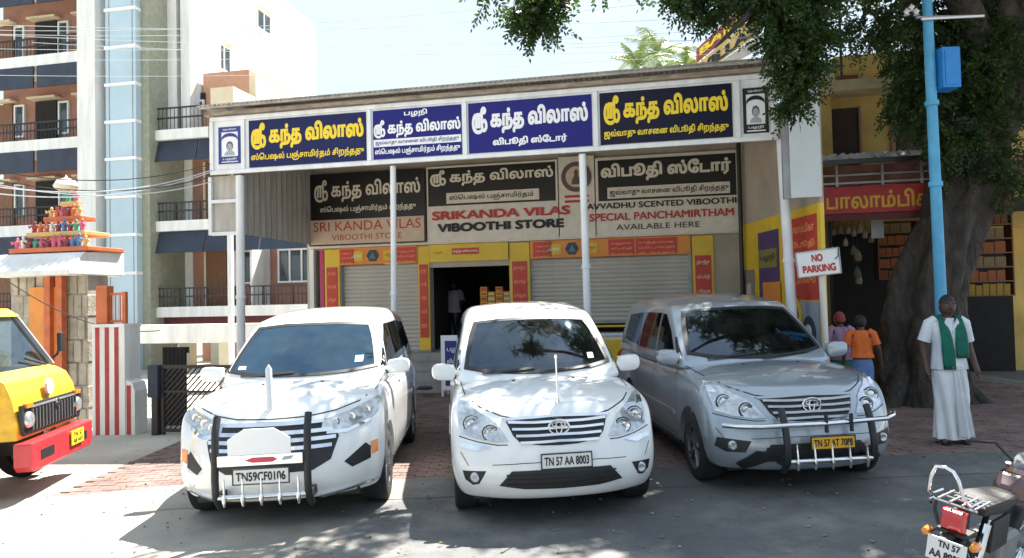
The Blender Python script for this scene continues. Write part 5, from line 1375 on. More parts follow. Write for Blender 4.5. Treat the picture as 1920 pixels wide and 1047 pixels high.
# shop under it
sp = bthing('corner_shop', 'dark open shop with red Tamil name board and packed orange shelves behind the tree', 'shop', 0, 0, 0)
PV = -1.6
def pu(px, v=PV, py=450): return AU(px, v, py)
def pz(py, v=PV, px=1640): return AZ(px, py, v)
S_ = lambda a, b, v0, v1, z0, z1, n, m, par=None, **k: MB().box(a, b, v0, v1, z0, z1).build(n, m, par or sp, **k)
pl0 = pu(1543); PE = pu(2100)
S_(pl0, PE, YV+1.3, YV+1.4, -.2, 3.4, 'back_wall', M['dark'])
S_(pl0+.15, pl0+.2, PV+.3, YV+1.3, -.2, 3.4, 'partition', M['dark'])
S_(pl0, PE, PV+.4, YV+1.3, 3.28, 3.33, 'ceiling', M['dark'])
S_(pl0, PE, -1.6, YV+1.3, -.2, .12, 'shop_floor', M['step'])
nb = S_(pl0+.02, pu(1900), PV-.06, PV, pz(399), pz(349), 'name_board', mat('board_red', (.38,.02,.02), .55, var=.25, scale=3))
put_text('பாலாம்பிகா', pu(1550), pu(1768), pz(391), pz(357), lambda a, b: (a, PV-.064, b), mat('mustard_lettering', (.62,.36,.03), .6, var=.2), nb, bold=.03)
S_(pl0+.02, pu(1900), PV-.02, PV+.02, pz(412), pz(399)-.002, 'board_trim', M['maroon'])
S_(pl0, PE, PV+.1, PV+.14, pz(345), pz(306), 'hoarding_wall', mat('dull_pink_board', (.24,.11,.09), .8, var=.4, scale=3))
for z in (pz(343), pz(328)): MB().bar((pl0, PV-.1, z), (pu(1900), PV-.1, z), .03, .03).build('pipe_rail', M['grey'], sp)
for px in (1570, 1655, 1728, 1800): MB().bar((pu(px), PV-.1, pz(349)), (pu(px), PV-.1, pz(305)), .04, .04).build('bracket', M['grey'], sp)
# crumpled awning
aw = bthing('tarpaulin_awning', 'crumpled grey tarpaulin awning over the corner shop', 'awning', 0, 0, 0)
nx_, ny_ = 40, 12; V = []
for j in range(ny_):
    for i in range(nx_):
        u = pl0 - .1 + (pu(1850) - pl0) * i / (nx_ - 1); v = PV - .65 + 1.9 * j / (ny_ - 1)
        V.append((u, v, pz(300, PV-.6) + .38 * (j / (ny_ - 1)) ** .7 + .045 * math.sin(i * 1.1 + j * .7) + .03 * math.sin(i * 2.3 - j) + random.uniform(-.015, .015)))
link_mesh('sheet', V, [(j*nx_+i, j*nx_+i+1, (j+1)*nx_+i+1, (j+1)*nx_+i) for j in range(ny_-1) for i in range(nx_-1)], M['tarp'], aw, True)
MB().box(pl0-.1, pu(1850), PV-.66, PV-.60, pz(306, PV-.6), pz(297, PV-.6)).build('edge_beam', M['signblack'], aw)
for px in (1560, 1640, 1720, 1800): MB().bar((pu(px), PV-.6, pz(300, PV-.6)), (pu(px), PV+.6, pz(300, PV-.6)+.2), .04, .04).build('rafter', M['rail'], aw)
# shelves and goods
def shelf(a, b, z0, z1, v, rows, label):
    t = bthing('goods_shelf', label, 'shelf', a, v, z0)
    for k in range(rows + 1): z = (z1 - z0) * k / rows; MB().box(0, b-a, 0, .3, z, z+.02).build('shelf_board', M['brown'], t)
    for u in (0, b-a): MB().box(u-.02, u+.0, 0, .3, 0, z1-z0+.02).build('side_panel', M['brown'], t)
    n = 0
    for k in range(rows):
        z = z0 + (z1 - z0) * k / rows + .021; hh = (z1 - z0) / rows - .05; u = a + .01; w0 = random.choice((.11, .14, .18))
        cn_, col = random.choice((('orange', mat('shaded_orange_carton', (.30,.09,.025), .8, var=.3)), ('rust', mat('rust_carton', (.20,.06,.02), .8, var=.3)), ('brown', mat('kraft_carton', (.22,.15,.07), .8, var=.3)), ('yellow', mat('dull_yellow_carton', (.32,.20,.03), .8, var=.3)))); ci = 0  # deep shade of the shop is put into these darkened carton colours
        while u + w0 < b - .02:
            h_ = hh * random.uniform(.8, 1)
            o = bthing('carton', 'packed cartons on the shelves of the corner shop', 'carton', u, v+.02, z, 'cartons on the corner shop shelves'); o['label'] = '%s carton, %s from the left on the %s row up, shelf %s of the trunk' % (cn_, ORD[ci], ORD[k], 'left' if 'left' in label else 'right'); ci += 1
            MB().box(0, w0-.012, 0, .24, 0, h_).build('box', col, o); u += w0
shelf(pu(1648,-.4), pu(1722,-.4), pz(525,-.4), pz(418,-.4), -.4, 5, 'shelf of orange and kraft cartons left of the tree trunk')
shelf(pu(1800,-.4), pu(1900,-.4), pz(560,-.4), pz(405,-.4), -.4, 6, 'shelf of orange cartons right of the tree trunk')
# hanging goods
hg = 0
for px, py, r in ((1562,435,.05),(1575,430,.06),(1590,432,.05),(1601,436,.05),(1612,428,.06),(1600,470,.06),(1608,480,.07),(1607,512,.07),(1610,524,.06),(1585,455,.05),(1622,440,.05),(1633,448,.05),(1560,470,.05)):
    u, z = at(px, py, -1.0); t = bthing('hanging_bag', 'pale packets and garlands hanging in the dark shop front', 'bag', u, -1.0, z, 'goods hanging in the corner shop'); hg += 1; t['label'] = '%s pale packet hanging in the dark shop, %s the name board' % (ORD[hg-1], 'close under' if py < 460 else 'well below')
    MB().lathe([(.001,-r*1.5),(r*.8,-r*1.3),(r,-.3*r),(r*.6,r),(.015,r*1.5),(.001,r*1.6)], (0,0,0), 'z', 10).build('packet', random.choice((mat('pale_packet', (.30,.27,.22), .7, var=.4, scale=20), mat('tan_packet', (.22,.15,.09), .7, var=.4, scale=20), mat('olive_packet', (.10,.11,.06), .7))), t, True); MB().tube([(0,0,r*1.5),(0,0,r*1.5+.25)], .004, 4).build('string', M['rail'], t)
u, z = at(1645, 425, -1.2); t = bthing('paper_notice', 'pale paper notice hanging beside the shop shelves', 'notice', u, -1.2, z); MB().box(-.1,.1,-.005,.005,-.2,.2).build('paper', mat('pale_paper', (.4,.42,.45), .8), t); MB().tube([(-.1,0,.2),(0,0,.3),(.1,0,.2)], .004, 4).build('string', M['rail'], t)

# ---------------------------------------------------------------- blue pole, box and lamp
P0 = gp(1772, 690); PY = 9.7
a = wp(1738, 0, PY); b = wp(1764, 560, PY); 
bp = empty('blue_pole', (b.x + (b.x-a.x)/(b.z-a.z)*(gz(6)-b.z), PY, gz(6))); tag(bp, 'sky blue street lamp pole carrying a blue box in front of the tree', 'pole')
o_ = Vector(bp.location); dirv = (a - b).normalized()
top = b + dirv * 5.2
MB(o_).tube([o_, b, a, top], [.085,.075,.065,.055], 12).build('pole', M['bluepost'], bp, True)
for q in (.35, .62): c_ = a + (b-a) * q; MB(o_).tube([c_ - dirv*.03, c_ + dirv*.03], .09, 12).build('clamp', M['bluepost'], bp)
bx = wp(1772, 130, PY); w0 = .115
bo_ = MB(o_).box(bx.x-w0-.01, bx.x+w0-.0, PY-.16, PY+.12, wp(1772,170,PY).z, wp(1772,95,PY).z).build('switch_box', M['bluebox'], bp, bevel=.012)
MB(o_).box(bx.x-w0+.02, bx.x+w0-.03, PY-.172, PY-.161, wp(1772,165,PY).z, wp(1772,101,PY).z).build('box_door', M['bluebox'], bo_, bevel=.004)
for q in (105, 160): z = wp(1750,q,PY).z; MB(o_).box(bx.x-w0-.12, bx.x-w0-.011, PY-.03, PY+.03, z-.02, z+.02).build('bracket', M['rail'], bo_)
ta, tb = wp(1728, 36, PY-.1), wp(1845, 30, PY-.1)
t = empty('tube_lamp', ta); tag(t, 'white fluorescent tube lamp fixed across the blue pole', 'lamp')
MB(ta).tube([ta, tb], .016, 10).build('tube', M['white_ink'], t, True); MB(ta).box(ta.x-.05, tb.x+.02, ta.y+.02, ta.y+.06, ta.z+.02, ta.z+.05).build('batten', M['grey'], t)
ia = wp(1700, 22, PY)
for k in range(3):
    c_ = wp(1700 + k*9, 22 - (k%2)*8, PY); t = empty('insulator', c_); tag(t, 'pale ceramic insulator beside the top of the blue pole', 'insulator', 'insulators on the blue pole'); t['label'] = '%s pale ceramic insulator from the left beside the top of the blue pole' % ORD[k]
    MB().lathe([(.001,-.05),(.04,-.05),(.02,-.02),(.045,0),(.02,.03),(.001,.05)], (0,0,0), 'z', 10).build('insulator_body', M['white_ink'], t, True); MB().tube([(0,.02,0),(wp(1740,30,PY)-c_)], .01, 5).build('arm', M['rail'], t)

# ---------------------------------------------------------------- NO PARKING sign
NY = 9.15
g_ = wp(1553, 690, NY); base = Vector((wp(1556, 800, NY).x, NY, gz(4)))
t = empty('no_parking_sign', base); tag(t, 'white board with red NO PARKING lettering on a cream post behind the silver minivan', 'sign')
pa = wp(1541, 520, NY)
MB(base).tube([base, pa, pa + Vector((-.01,.0,.25))], .04, 10).build('post', M['signcream'], t, True)
c_ = [wp(1491, 475, NY-.06), wp(1572, 464, NY-.06), wp(1577, 512, NY-.06), wp(1497, 521, NY-.06)]
V = [Vector(p) - base for p in c_] + [Vector(p) - base + Vector((0,.02,0)) for p in c_]
bd = MB().add(V, [(0,1,2,3),(7,6,5,4),(0,4,5,1),(1,5,6,2),(2,6,7,3),(3,7,4,0)]).build('board', M['plate_white'], t)
A_, B_, D_ = c_[3], c_[2], c_[0]
pl_ = lambda a, b: A_ + (B_-A_)*a + (D_-A_)*b + Vector((0,-.004,0))
put_text('NO', .36, .62, .55, .88, pl_, M['red_ink'], bd, base, .06); put_text('PARKING', .12, .90, .12, .45, pl_, M['red_ink'], bd, base, .06)
ft = MB(base)
for i in range(4): ft.bar(c_[i] + Vector((0,-.006,0)), c_[(i+1)%4] + Vector((0,-.006,0)), .012, .012)
ft.build('board_frame', M['grey'], bd)
MB(base).tube([wp(1572,464,NY-.07), wp(1572,480,NY-.07), wp(1566,486,NY-.07)], .006, 5).build('hook', M['rail'], bd)

# ---------------------------------------------------------------- skyline behind: palm, hoarding, wires
def palm_tree(px, py, Y, hgt, nf, label, seed, L=2.6):
    rnd = random.Random(seed); c = wp(px, py, Y); base = Vector((c.x + .3, Y, 0)); t = empty('coconut_palm', base); tag(t, label, 'palm tree', 'palms behind the canopy')
    MB(base).tube([base, base.lerp(c, .5) + Vector((.15,0,0)), c - Vector((0,0,.3))], [.2,.15,.11], 10).build('trunk', M['bark'], t, True)
    for k in range(nf):
        q = 2*math.pi*k/nf + rnd.uniform(-.2,.2); el_ = rnd.uniform(.0, 1.35); ln = L * rnd.uniform(.8, 1.1)
        d = Vector((math.cos(q)*math.cos(el_), math.sin(q)*math.cos(el_), math.sin(el_))); P = []; p = c.copy()
        for s_ in range(10): P.append(p.copy()); p += d * ln/9; d = (d + Vector((0,0,-.17))).normalized()
        fb = MB(base); fb.tube(P, [.03 - .0025*i for i in range(10)], 4); V = []; F = []
        for s_ in range(1, 9):
            dd = (P[s_+1]-P[s_]).normalized() if s_ < 9 else d; side = dd.cross(Vector((0,0,1))).normalized()
            for h_ in range(4):
                o = P[s_] + (P[min(s_+1,9)]-P[s_])*h_/4
                for sg in (-1, 1):
                    lf = .26 * L * math.sin(math.pi * (s_ + h_/4 + .6) / 10.4) * rnd.uniform(.85,1.1); tip = o + side*sg*lf*.75 + dd*lf*.45 + Vector((0,0,-lf*rnd.uniform(.3,.55)))
                    n = len(V); V += [o, o + dd*.03, tip, o + (tip-o)*.4 - dd*.015]; F.append((n, n+1, n+2, n+3))
        fb.add(V, F); fb.build('frond', M['palm'], t)
palm_tree(1236, 104, 24, 9, 17, 'coconut palm with spiky fronds rising behind the canopy roof', 3, 1.75)
palm_tree(1196, 132, 21, 8, 11, 'lower pale green palm crown left of the coconut palm', 5, 1.15)
palm_tree(1287, 122, 22, 8, 11, 'small yellow green palm crown beside the roof hoarding', 9, 1.0)
# roof hoarding seen edge-on
HY = 17.0
ha, hb = wp(1312, 120, HY), wp(1424, 92, HY-1.4)
t = empty('roof_hoarding', wp(1312, 120, HY)); o_ = Vector(t.location); tag(t, 'red and yellow lettered roof hoarding leaning behind the canopy', 'hoarding')
def hp(px, py, f): return wp(px, py, HY - f)
def hquad(pts, m, name, d=.04, par=None):
    V = [Vector(p) - o_ for p in pts] + [Vector(p) - o_ + Vector((0,d,0)) for p in pts]
    return MB().add(V, [(0,1,2,3),(7,6,5,4),(0,4,5,1),(1,5,6,2),(2,6,7,3),(3,7,4,0)]).build(name, m, par or t)
h1 = hquad([hp(1305,122,0), hp(1425,22,1.4), hp(1425,62,1.4), hp(1305,148,0)], mat('hoarding_yellow', (.62,.45,.16), .7, var=.25), 'lower_board')
h2 = hquad([hp(1306,92,0), hp(1425,-20,1.4), hp(1425,20,1.4), hp(1306,119,0)], mat('hoarding_red', (.30,.07,.07), .7, var=.3), 'upper_board')
h3 = hquad([hp(1330,130,.3), hp(1425,66,1.4), hp(1425,92,1.4), hp(1355,130,.6)], mat('hoarding_grey', (.45,.43,.40), .7, var=.2), 'base_board')
def hplane(A, B, D): return lambda a, b: A + (B-A)*a + (D-A)*b + Vector((0,-.03,0))
put_text('BALAJI', .05, .95, .15, .85, hplane(hp(1305,119,0), hp(1425,20,1.4), hp(1306,92,0)), M['yel_ink'], h2, o_, .05)
put_text('VILLAS', .05, .95, .1, .9, hplane(hp(1305,148,0), hp(1425,62,1.4), hp(1305,122,0)), M['ink'], h1, o_, .06)
for px in (1340, 1378, 1418): MB(o_).bar(hp(px, 140, .5), hp(px, 170, .5), .06, .06).build('prop', M['rail'], t)
# overhead wires
random.seed(5)
for k, (xa, ya, xb, yb_, Y) in enumerate(((380,70,1330,20,14),(380,90,1330,36,14.2),(420,42,1330,52,13),(300,20,1330,4,12.6),(560,60,1330,70,13.4),(420,120,1180,74,15),(98,20,500,8,12),(240,34,700,10,12.2))):
    A = wp(xa-500, ya+20, Y); B = wp(xb+600, yb_-14, Y+.5); t = empty('overhead_wire', A); tag(t, 'thin pale overhead wire crossing the sky above the canopy', 'wire', 'overhead wires crossing the sky'); t['label'] = ('%s overhead wire from the top crossing the sky above the canopy' % ORD[[2,4,3,1,5,6,0,7].index(k)])
    P = [A.lerp(B, s_/24) - Vector((0,0,.35*4*(s_/24)*(1-s_/24)*random.uniform(.99,1.01))) for s_ in range(25)]
    MB(A).tube(P, .0048, 5).build('wire', mat('pale_wire', (.62,.68,.72), .6), t, True)
for k, (xa, ya, xb, yb_, Y) in enumerate(((98,338,400,318,9.5),(98,322,400,330,9.6),(98,352,398,322,9.7),(98,306,396,308,9.8),(98,330,400,340,9.9),(170,520,300,620,10.5))):
    A = wp(xa-160, ya+4, Y); B = wp(xb, yb_, 12.75); t = empty('service_cable', A); tag(t, 'slack service cable strung from the left to the corner of the canopy', 'cable', 'service cables to the canopy corner'); t['label'] = '%s slack cable from the top strung towards the left canopy corner' % ORD[[2,1,4,0,3,5].index(k)]
    P = [A.lerp(B, s_/20) - Vector((0,0,.25*4*(s_/20)*(1-s_/20))) for s_ in range(21)]
    MB(A).tube(P, .008, 5).build('cable', (mat('pale_wire', (.62,.68,.72)), M['rail'])[k % 2], t, True)
# ---------------------------------------------------------------- the big tree
from mathutils import noise as mnoise
TY = 11.3
tb_ = gp(1722, 768); tree = empty('rain_tree', (tb_.x, TY, gz(tb_.x))); tag(tree, 'large dark spreading tree with thick leaning trunk at the right', 'tree')
TO = Vector(tree.location)
def gnarly(pts, rad, name, seg=26, sub=8, amp=.16, flute=5, par=tree):
    P = [Vector(p) for p in pts]; C = []; Rr = []
    for i in range(len(P) - 1):
        p0, p1, p2, p3 = P[max(i-1,0)], P[i], P[i+1], P[min(i+2,len(P)-1)]
        for k in range(sub):
            t = k / sub; C.append(.5*((2*p1)+(p2-p0)*t+(2*p0-5*p1+4*p2-p3)*t*t+(3*p1-p0-3*p2+p3)*t**3)); Rr.append(rad[i]+(rad[i+1]-rad[i])*t)
    C.append(P[-1]); Rr.append(rad[-1]); V = []; a = (C[1]-C[0]).orthogonal().normalized()
    for i, c in enumerate(C):
        t = (C[min(i+1,len(C)-1)]-C[max(i-1,0)]).normalized(); a = (a - t*a.dot(t)).normalized(); b = t.cross(a)
        for k in range(seg):
            q = 2*math.pi*k/seg; d = a*math.cos(q)+b*math.sin(q)
            r = Rr[i]*(1 + amp*.6*math.sin(flute*q + 1.3*i/sub) + amp*mnoise.noise(c*1.6 + d*1.2)*1.6 + amp*.5*mnoise.noise(c*5 + d*4))
            V.append(c + d*r - TO)
    F = [(i*seg+k, i*seg+(k+1)%seg, (i+1)*seg+(k+1)%seg, (i+1)*seg+k) for i in range(len(C)-1) for k in range(seg)]
    F.append(tuple((len(C)-1)*seg+k for k in range(seg)))
    return link_mesh(name, V, F, M['bark'], par, True)
W3 = lambda px, py, Y=TY: wp(px, py, Y)
base = Vector((W3(1722,768).x, TY, -.3))
gnarly([base, W3(1722,735), W3(1722,640), W3(1745,530), W3(1776,435), W3(1815,330), W3(1850,230, TY-.2), W3(1885,110,TY-.5), W3(1890,-40,TY-.8)], [.92,.68,.56,.48,.44,.42,.40,.36,.30], 'trunk', 64, 14, .2, 7)
for (qx, r) in ((-.9,.16),(-.4,.2),(.3,.22),(.85,.17)):
    gnarly([W3(1722,690)+Vector((qx*.4,-.2,0)), Vector((base.x+qx*.8, TY-.55, .12)), Vector((base.x+qx*1.3, TY-.85, -.12))], [r,r*.8,r*.3], 'root', 12, 5)
crownpts = []
limbs = [([W3(1850,230,TY-.2), W3(1830,60,TY-.8), Vector((5.6,9.6,6.7)), Vector((4.4,8.9,7.4))], [.26,.22,.16,.09]),
         ([W3(1815,330), W3(1760,220,TY-.4), W3(1730,90,TY-.6), W3(1690,-20,TY-.8)], [.2,.15,.12,.08]),
         ([Vector((5.6,9.6,6.7)), Vector((3.6,9.0,7.2)), Vector((1.8,8.6,7.2)), Vector((.6,8.2,6.9))], [.15,.12,.08,.04]),
         ([W3(1885,110,TY-.5), Vector((7.9,11.2,8.2)), Vector((7.0,12.6,9.2)), Vector((5.0,13.0,9.5))], [.24,.18,.13,.07]),
         ([W3(1890,-40,TY-.8), Vector((9,10,8.2)), Vector((9.5,8.5,8.6))], [.22,.16,.08]),
         ([Vector((5.6,9.6,6.7)), W3(1520,-20,9.2), W3(1500,60,9.2), W3(1490,150,9.2)], [.10,.06,.035,.015]),
         ([Vector((3.6,9.0,7.2)), W3(1420,-10,9.0), W3(1380,50,8.9), W3(1340,90,8.9)], [.08,.05,.03,.012]),
         ([Vector((1.8,8.6,7.2)), W3(1040,-40,8.1), W3(1010,20,8.0), W3(1018,60,8.0)], [.05,.035,.02,.008]),
         ([W3(1730,90,TY-.6), W3(1670,60,TY-.9), W3(1630,20,TY-1), W3(1610,50,TY-1)], [.06,.04,.03,.012])]
for p, r in limbs: gnarly(p, r, 'limb', 12, 6, .08, 3)
def foliage(name, cl, llen, lwid, m, par, off):
    """cl: (centre, radius, n_twigs); pinnate sprays of leaflets along short drooping twigs"""
    Vs = []
    for c, r, n in cl:
        c = np.array(c); r = np.array(r if hasattr(r, '__len__') else (r, r, r), float)
        u = rng.normal(size=(n, 3)); u /= np.linalg.norm(u, axis=1)[:, None]; u *= rng.random((n, 1)) ** .45
        p = c + u * r
        d = rng.normal(size=(n, 3)); d[:, 2] = -abs(d[:, 2]) * .9 - .1; d += u * .8; d /= np.linalg.norm(d, axis=1)[:, None]
        L = rng.uniform(.16, .34, (n, 1)) * llen / .07
        s = np.cross(d, rng.normal(size=(n, 3))); s /= np.linalg.norm(s, axis=1)[:, None]
        for k in range(9):
            t = (k + 1) / 9.; q = p + d * L * t + np.array([0, 0, -.12]) * L * t * t
            for sg in ((-1, 1) if k < 8 else (0,)):
                ld = d * .55 + s * sg * .9 + rng.normal(size=(n, 3)) * .18; ld[:, 2] -= .12; ld /= np.linalg.norm(ld, axis=1)[:, None]
                wv = np.cross(ld, np.cross(d, s) + rng.normal(size=(n, 3)) * .5); wv /= np.linalg.norm(wv, axis=1)[:, None] + 1e-9
                ll = llen * rng.uniform(.75, 1.15, (n, 1)) * (1 - .4 * abs(t - .45)); 
                Vs.append(np.stack([q, q + ld * ll * .45 + wv * lwid / 2, q + ld * ll, q + ld * ll * .45 - wv * lwid / 2], 1))
    V = np.concatenate(Vs).reshape(-1, 3) - np.array(off); n = len(V) // 4
    me = bpy.data.meshes.new(name); me.vertices.add(len(V)); me.vertices.foreach_set('co', V.ravel()); me.loops.add(4*n); me.loops.foreach_set('vertex_index', np.arange(4*n))
    me.polygons.add(n); me.polygons.foreach_set('loop_start', np.arange(0, 4*n, 4)); me.polygons.foreach_set('loop_total', np.full(n, 4)); me.update(); me.validate()
    me.materials.append(m); o = bpy.data.objects.new(name, me); COL.objects.link(o); o.parent = par; o['kind'] = 'stuff'; return o
def leafmat(name, col, trans):
    m = mat(name, col, .45, var=.0, scale=1.1, col2=tuple(x*.45 for x in col), spec=.35); nt = m.node_tree; b = nt.nodes['Principled BSDF']
    t = nt.nodes.new('ShaderNodeBsdfTranslucent'); t.inputs[0].default_value = (*trans, 1); mx_ = nt.nodes.new('ShaderNodeMixShader'); mx_.inputs[0].default_value = .3
    nt.links.new(b.outputs[0], mx_.inputs[1]); nt.links.new(t.outputs[0], mx_.inputs[2]); nt.links.new(mx_.outputs[0], nt.nodes['Material Output'].inputs[0]); return m
LEAF = leafmat('leaf_dark_green', (.032,.062,.016), (.07,.14,.015))
vis = []
def vc(px, py, Y, rpx, n): c = wp(px, py, Y); vis.append((tuple(c), rpx / FPX * Y, n))
for a in ((1012,-8,8,26,60),(985,26,8,12,26),(1016,42,8,10,22),(1045,-16,8,16,26),(975,30,8,5,8),(912,-20,8,12,12),(1015,15,8,22,30),
    (1268,-22,8.8,24,44),(1308,-12,8.9,26,56),(1338,18,8.9,18,50),(1395,-22,9,28,90),(1450,6,9,34,120),(1462,70,9.1,24,70),(1500,80,9.2,34,110),(1486,135,9.2,22,66),(1510,30,9.2,48,140),(1526,80,9.2,22,60),(1496,175,9.1,14,36),(1484,198,9.1,8,18),(1516,130,9.2,16,40),(1540,-4,9.3,18,40),
    (1598,45,10.2,22,22),(1640,22,10.2,30,34),(1660,62,10.2,28,36),(1630,75,10.2,14,12),
    (1700,50,10.6,55,120),(1760,40,10.7,60,150),(1820,60,10.8,70,190),(1690,120,10.6,26,40),(1742,130,10.7,45,100),(1690,175,10.4,26,46),(1725,165,10.4,34,70),(1735,215,10.5,40,90),(1800,165,10.8,60,150),(1770,262,10.6,32,66),(1830,260,10.8,60,150),(1880,180,10.9,80,260),(1850,90,10.4,60,200),(1800,120,10.3,40,110),(1900,60,10.9,90,260),(1890,330,10.9,50,110),(1690,205,10.4,16,18),(1760,300,10.5,16,18)):
    vc(*a)
over = []
hx, hy = SUN_DIR.x / math.tan(SUN_EL), SUN_DIR.y / math.tan(SUN_EL)
def shade(gx, gy, r=.55, n=40, lift=0):
    h = 7.0
    for _ in range(6): h = max(6.7, 2.15 + .432 * (gy + hy * h)) + lift
    over.append(((gx + hx*h, gy + hy*h, h + r*.3), (r, r, r*.55), n))
for _ in range(175):
    gx, gy = rng.uniform(1.1, 8.5), rng.uniform(4.4, 11.5)
    if gx < 1.1 + .9 * max(0, 5.3 - gy): continue
    if gx < 2.4 and gy > 9.5: continue
    shade(gx, gy, rng.uniform(.45,.75), 44, rng.uniform(0,.8))
for gx, gy, r, n in ((1.0,5.55,.3,24),(.5,5.9,.3,24),(.1,6.1,.28,18),(-.3,5.95,.25,16),(-.8,6.0,.28,20),(-1.2,6.0,.25,18),(-1.7,5.85,.28,20),(-2.0,5.95,.22,14),(-2.4,6.1,.2,10),(1.3,5.0,.3,20),(1.5,4.6,.35,26),(.9,6.6,.4,26),(.5,7.3,.35,20),(-.2,7.6,.3,16),(1.1,8.0,.4,24),(.3,8.6,.3,14),(-1.6,9.2,.35,18),(1.2,5.3,.3,24),(-1.0,10.2,.3,14)):
    shade(gx, gy, r, n)
foliage('foliage', vis, .085, .034, LEAF, tree, TO)
foliage('foliage', over, .15, .075, LEAF, tree, TO)
# ---------------------------------------------------------------- people
def person(label, loc, rz, h, skin, pose, clothes, category='person'):
    root = empty('person', loc, R(rz)); tag(root, label, category)
    J = dict(pel=(0,0,.53), sp=(0,.005,.63), ch=(0,.0,.735), nb=(0,.01,.815), nk=(0,.005,.855), hd=(0,-.012,.895), tp=(0,-.008,.945))
    Rd = dict(pel=.075, sp=.068, ch=.078, nb=.042, nk=.032, hd=.046, tp=.040)
    if any(c[0] == 'skirt' for c in clothes): leg = (.042, .026)
    else: leg = (.055, .036)
    E = [('pel','sp'),('sp','ch'),('ch','nb'),('nb','nk'),('nk','hd'),('hd','tp')]
    for s_, sg in (('l', -1), ('r', 1)):
        el_ = pose.get('el'+s_, (.155, .02, .645)); wr_ = pose.get('wr'+s_, (.175, -.03, .50))
        J['sh'+s_] = (sg*.105, .01, .80); J['el'+s_] = (sg*el_[0], el_[1], el_[2]); J['wr'+s_] = (sg*wr_[0], wr_[1], wr_[2])
        w_ = Vector(J['wr'+s_]); f_ = (w_ - Vector(J['el'+s_])).normalized(); J['hn'+s_] = tuple(w_ + f_*.045)
        J['hp'+s_] = (sg*.05, 0, .50); kn = pose.get('kn'+s_, (.058, -.01, .285)); an = pose.get('an'+s_, (.06, .01, .045))
        J['kn'+s_] = (sg*kn[0], kn[1], kn[2]); J['an'+s_] = (sg*an[0], an[1], an[2]); J['to'+s_] = (sg*(an[0]+.01), an[1]-.085, an[2]-.028)
        Rd.update({'sh'+s_: .036, 'el'+s_: .025, 'wr'+s_: .017, 'hn'+s_: .020, 'hp'+s_: leg[0], 'kn'+s_: leg[1], 'an'+s_: .022, 'to'+s_: .017})
        E += [('ch','sh'+s_),('sh'+s_,'el'+s_),('el'+s_,'wr'+s_),('wr'+s_,'hn'+s_),('pel','hp'+s_),('hp'+s_,'kn'+s_),('kn'+s_,'an'+s_),('an'+s_,'to'+s_)]
        side = Vector((0,1,0)); hn = Vector(J['hn'+s_])
        for k, (off, ln) in enumerate(((-.016,.040),(-.006,.048),(.005,.045),(.015,.036))):
            a = 'f%d%s' % (k, s_); b = 'g%d%s' % (k, s_)
            J[a] = tuple(hn + side*off + f_*ln*.55); J[b] = tuple(hn + side*off + f_*ln + Vector((-sg*.012,0,0))); Rd[a] = .0062; Rd[b] = .005
            E += [('hn'+s_, a), (a, b)]
        J['t'+s_] = tuple(hn + side*-.028 + f_*.012); Rd['t'+s_] = .0068; E.append(('hn'+s_, 't'+s_))
    ks = list(J); idx = {k: i for i, k in enumerate(ks)}
    me = bpy.data.meshes.new('tmp'); me.from_pydata([tuple(Vector(J[k])*h) for k in ks], [(idx[a], idx[b]) for a, b in E], [])
    o = bpy.data.objects.new('tmp', me); COL.objects.link(o)
    md = o.modifiers.new('skin', 'SKIN'); md.use_smooth_shade = True
    for i, k in enumerate(ks):
        r = Rd[k]*h; sv = me.skin_vertices[0].data[i]; flat = .72 if k in ('pel','sp','ch') else 1; sv.radius = (r, r*1.0) if k not in ('sp','ch','pel') else (r*1.25, r*.85)
        sv.use_root = (k == 'pel')
    sb_ = o.modifiers.new('s', 'SUBSURF'); sb_.levels = 2; sb_.render_levels = 2
    dg = bpy.context.evaluated_depsgraph_get(); dg.update(); m2 = bpy.data.meshes.new_from_object(o.evaluated_get(dg)); bpy.data.objects.remove(o)
    m2.materials.clear(); m2.materials.append(skin); m2.shade_smooth(); body = bpy.data.objects.new('body', m2); COL.objects.link(body); body.parent = root
    # head shape, hair, face
    hc = Vector((0,-.012,.918))*h
    def ell(c, r, n=14, mrows=9, top=None):
        V = []; 
        rings = []
        for i in range(mrows):
            a = math.pi*(i+.35)/(mrows-.3); rings.append([c + Vector((r[0]*math.sin(a)*math.cos(q), r[1]*math.sin(a)*math.sin(q), r[2]*math.cos(a))) for q in np.linspace(0, 2*math.pi, n, endpoint=False)])
        return rings
    MB().loft(ell(hc, (.046*h,.056*h,.068*h), 18, 12)).build('head', skin, root, True)
    hr = [[p + Vector((0,.006*h,.008*h)) for p in r_] for r_ in ell(hc, (.049*h,.060*h,.069*h), 18, 12)[:6]]
    hb = MB().loft(hr).build('hair', M['hair'], root, True)
    MB().loft(ell(hc + Vector((0,.018*h,-.008*h)), (.045*h,.046*h,.055*h), 14, 8)).build('hair_back', M['hair'], hb, True)
    nz_ = MB().loft(ell(hc + Vector((0,-.058*h,-.012*h)), (.008*h,.012*h,.014*h), 8, 6)).build('nose', skin, root, True)
    for sg in (-1, 1):
        e = MB().loft(ell(hc + Vector((sg*.018*h,-.050*h,.004*h)), (.006*h,.004*h,.0028*h), 8, 6)).build('eye', M['white_ink'], root, True)
        MB().loft(ell(hc + Vector((sg*.018*h,-.0555*h,.004*h)), (.0035*h,.002*h,.0038*h), 8, 5)).build('pupil', M['ink'], e, True)
        MB().tube([hc + Vector((sg*.009*h,-.056*h,.015*h)), hc + Vector((sg*.03*h,-.050*h,.015*h))], .0025*h, 5).build('eyebrow', M['hair'], root)
        MB().loft(ell(hc + Vector((sg*.048*h,.0,-.002*h)), (.005*h,.012*h,.016*h), 8, 6)).build('ear', skin, root, True)
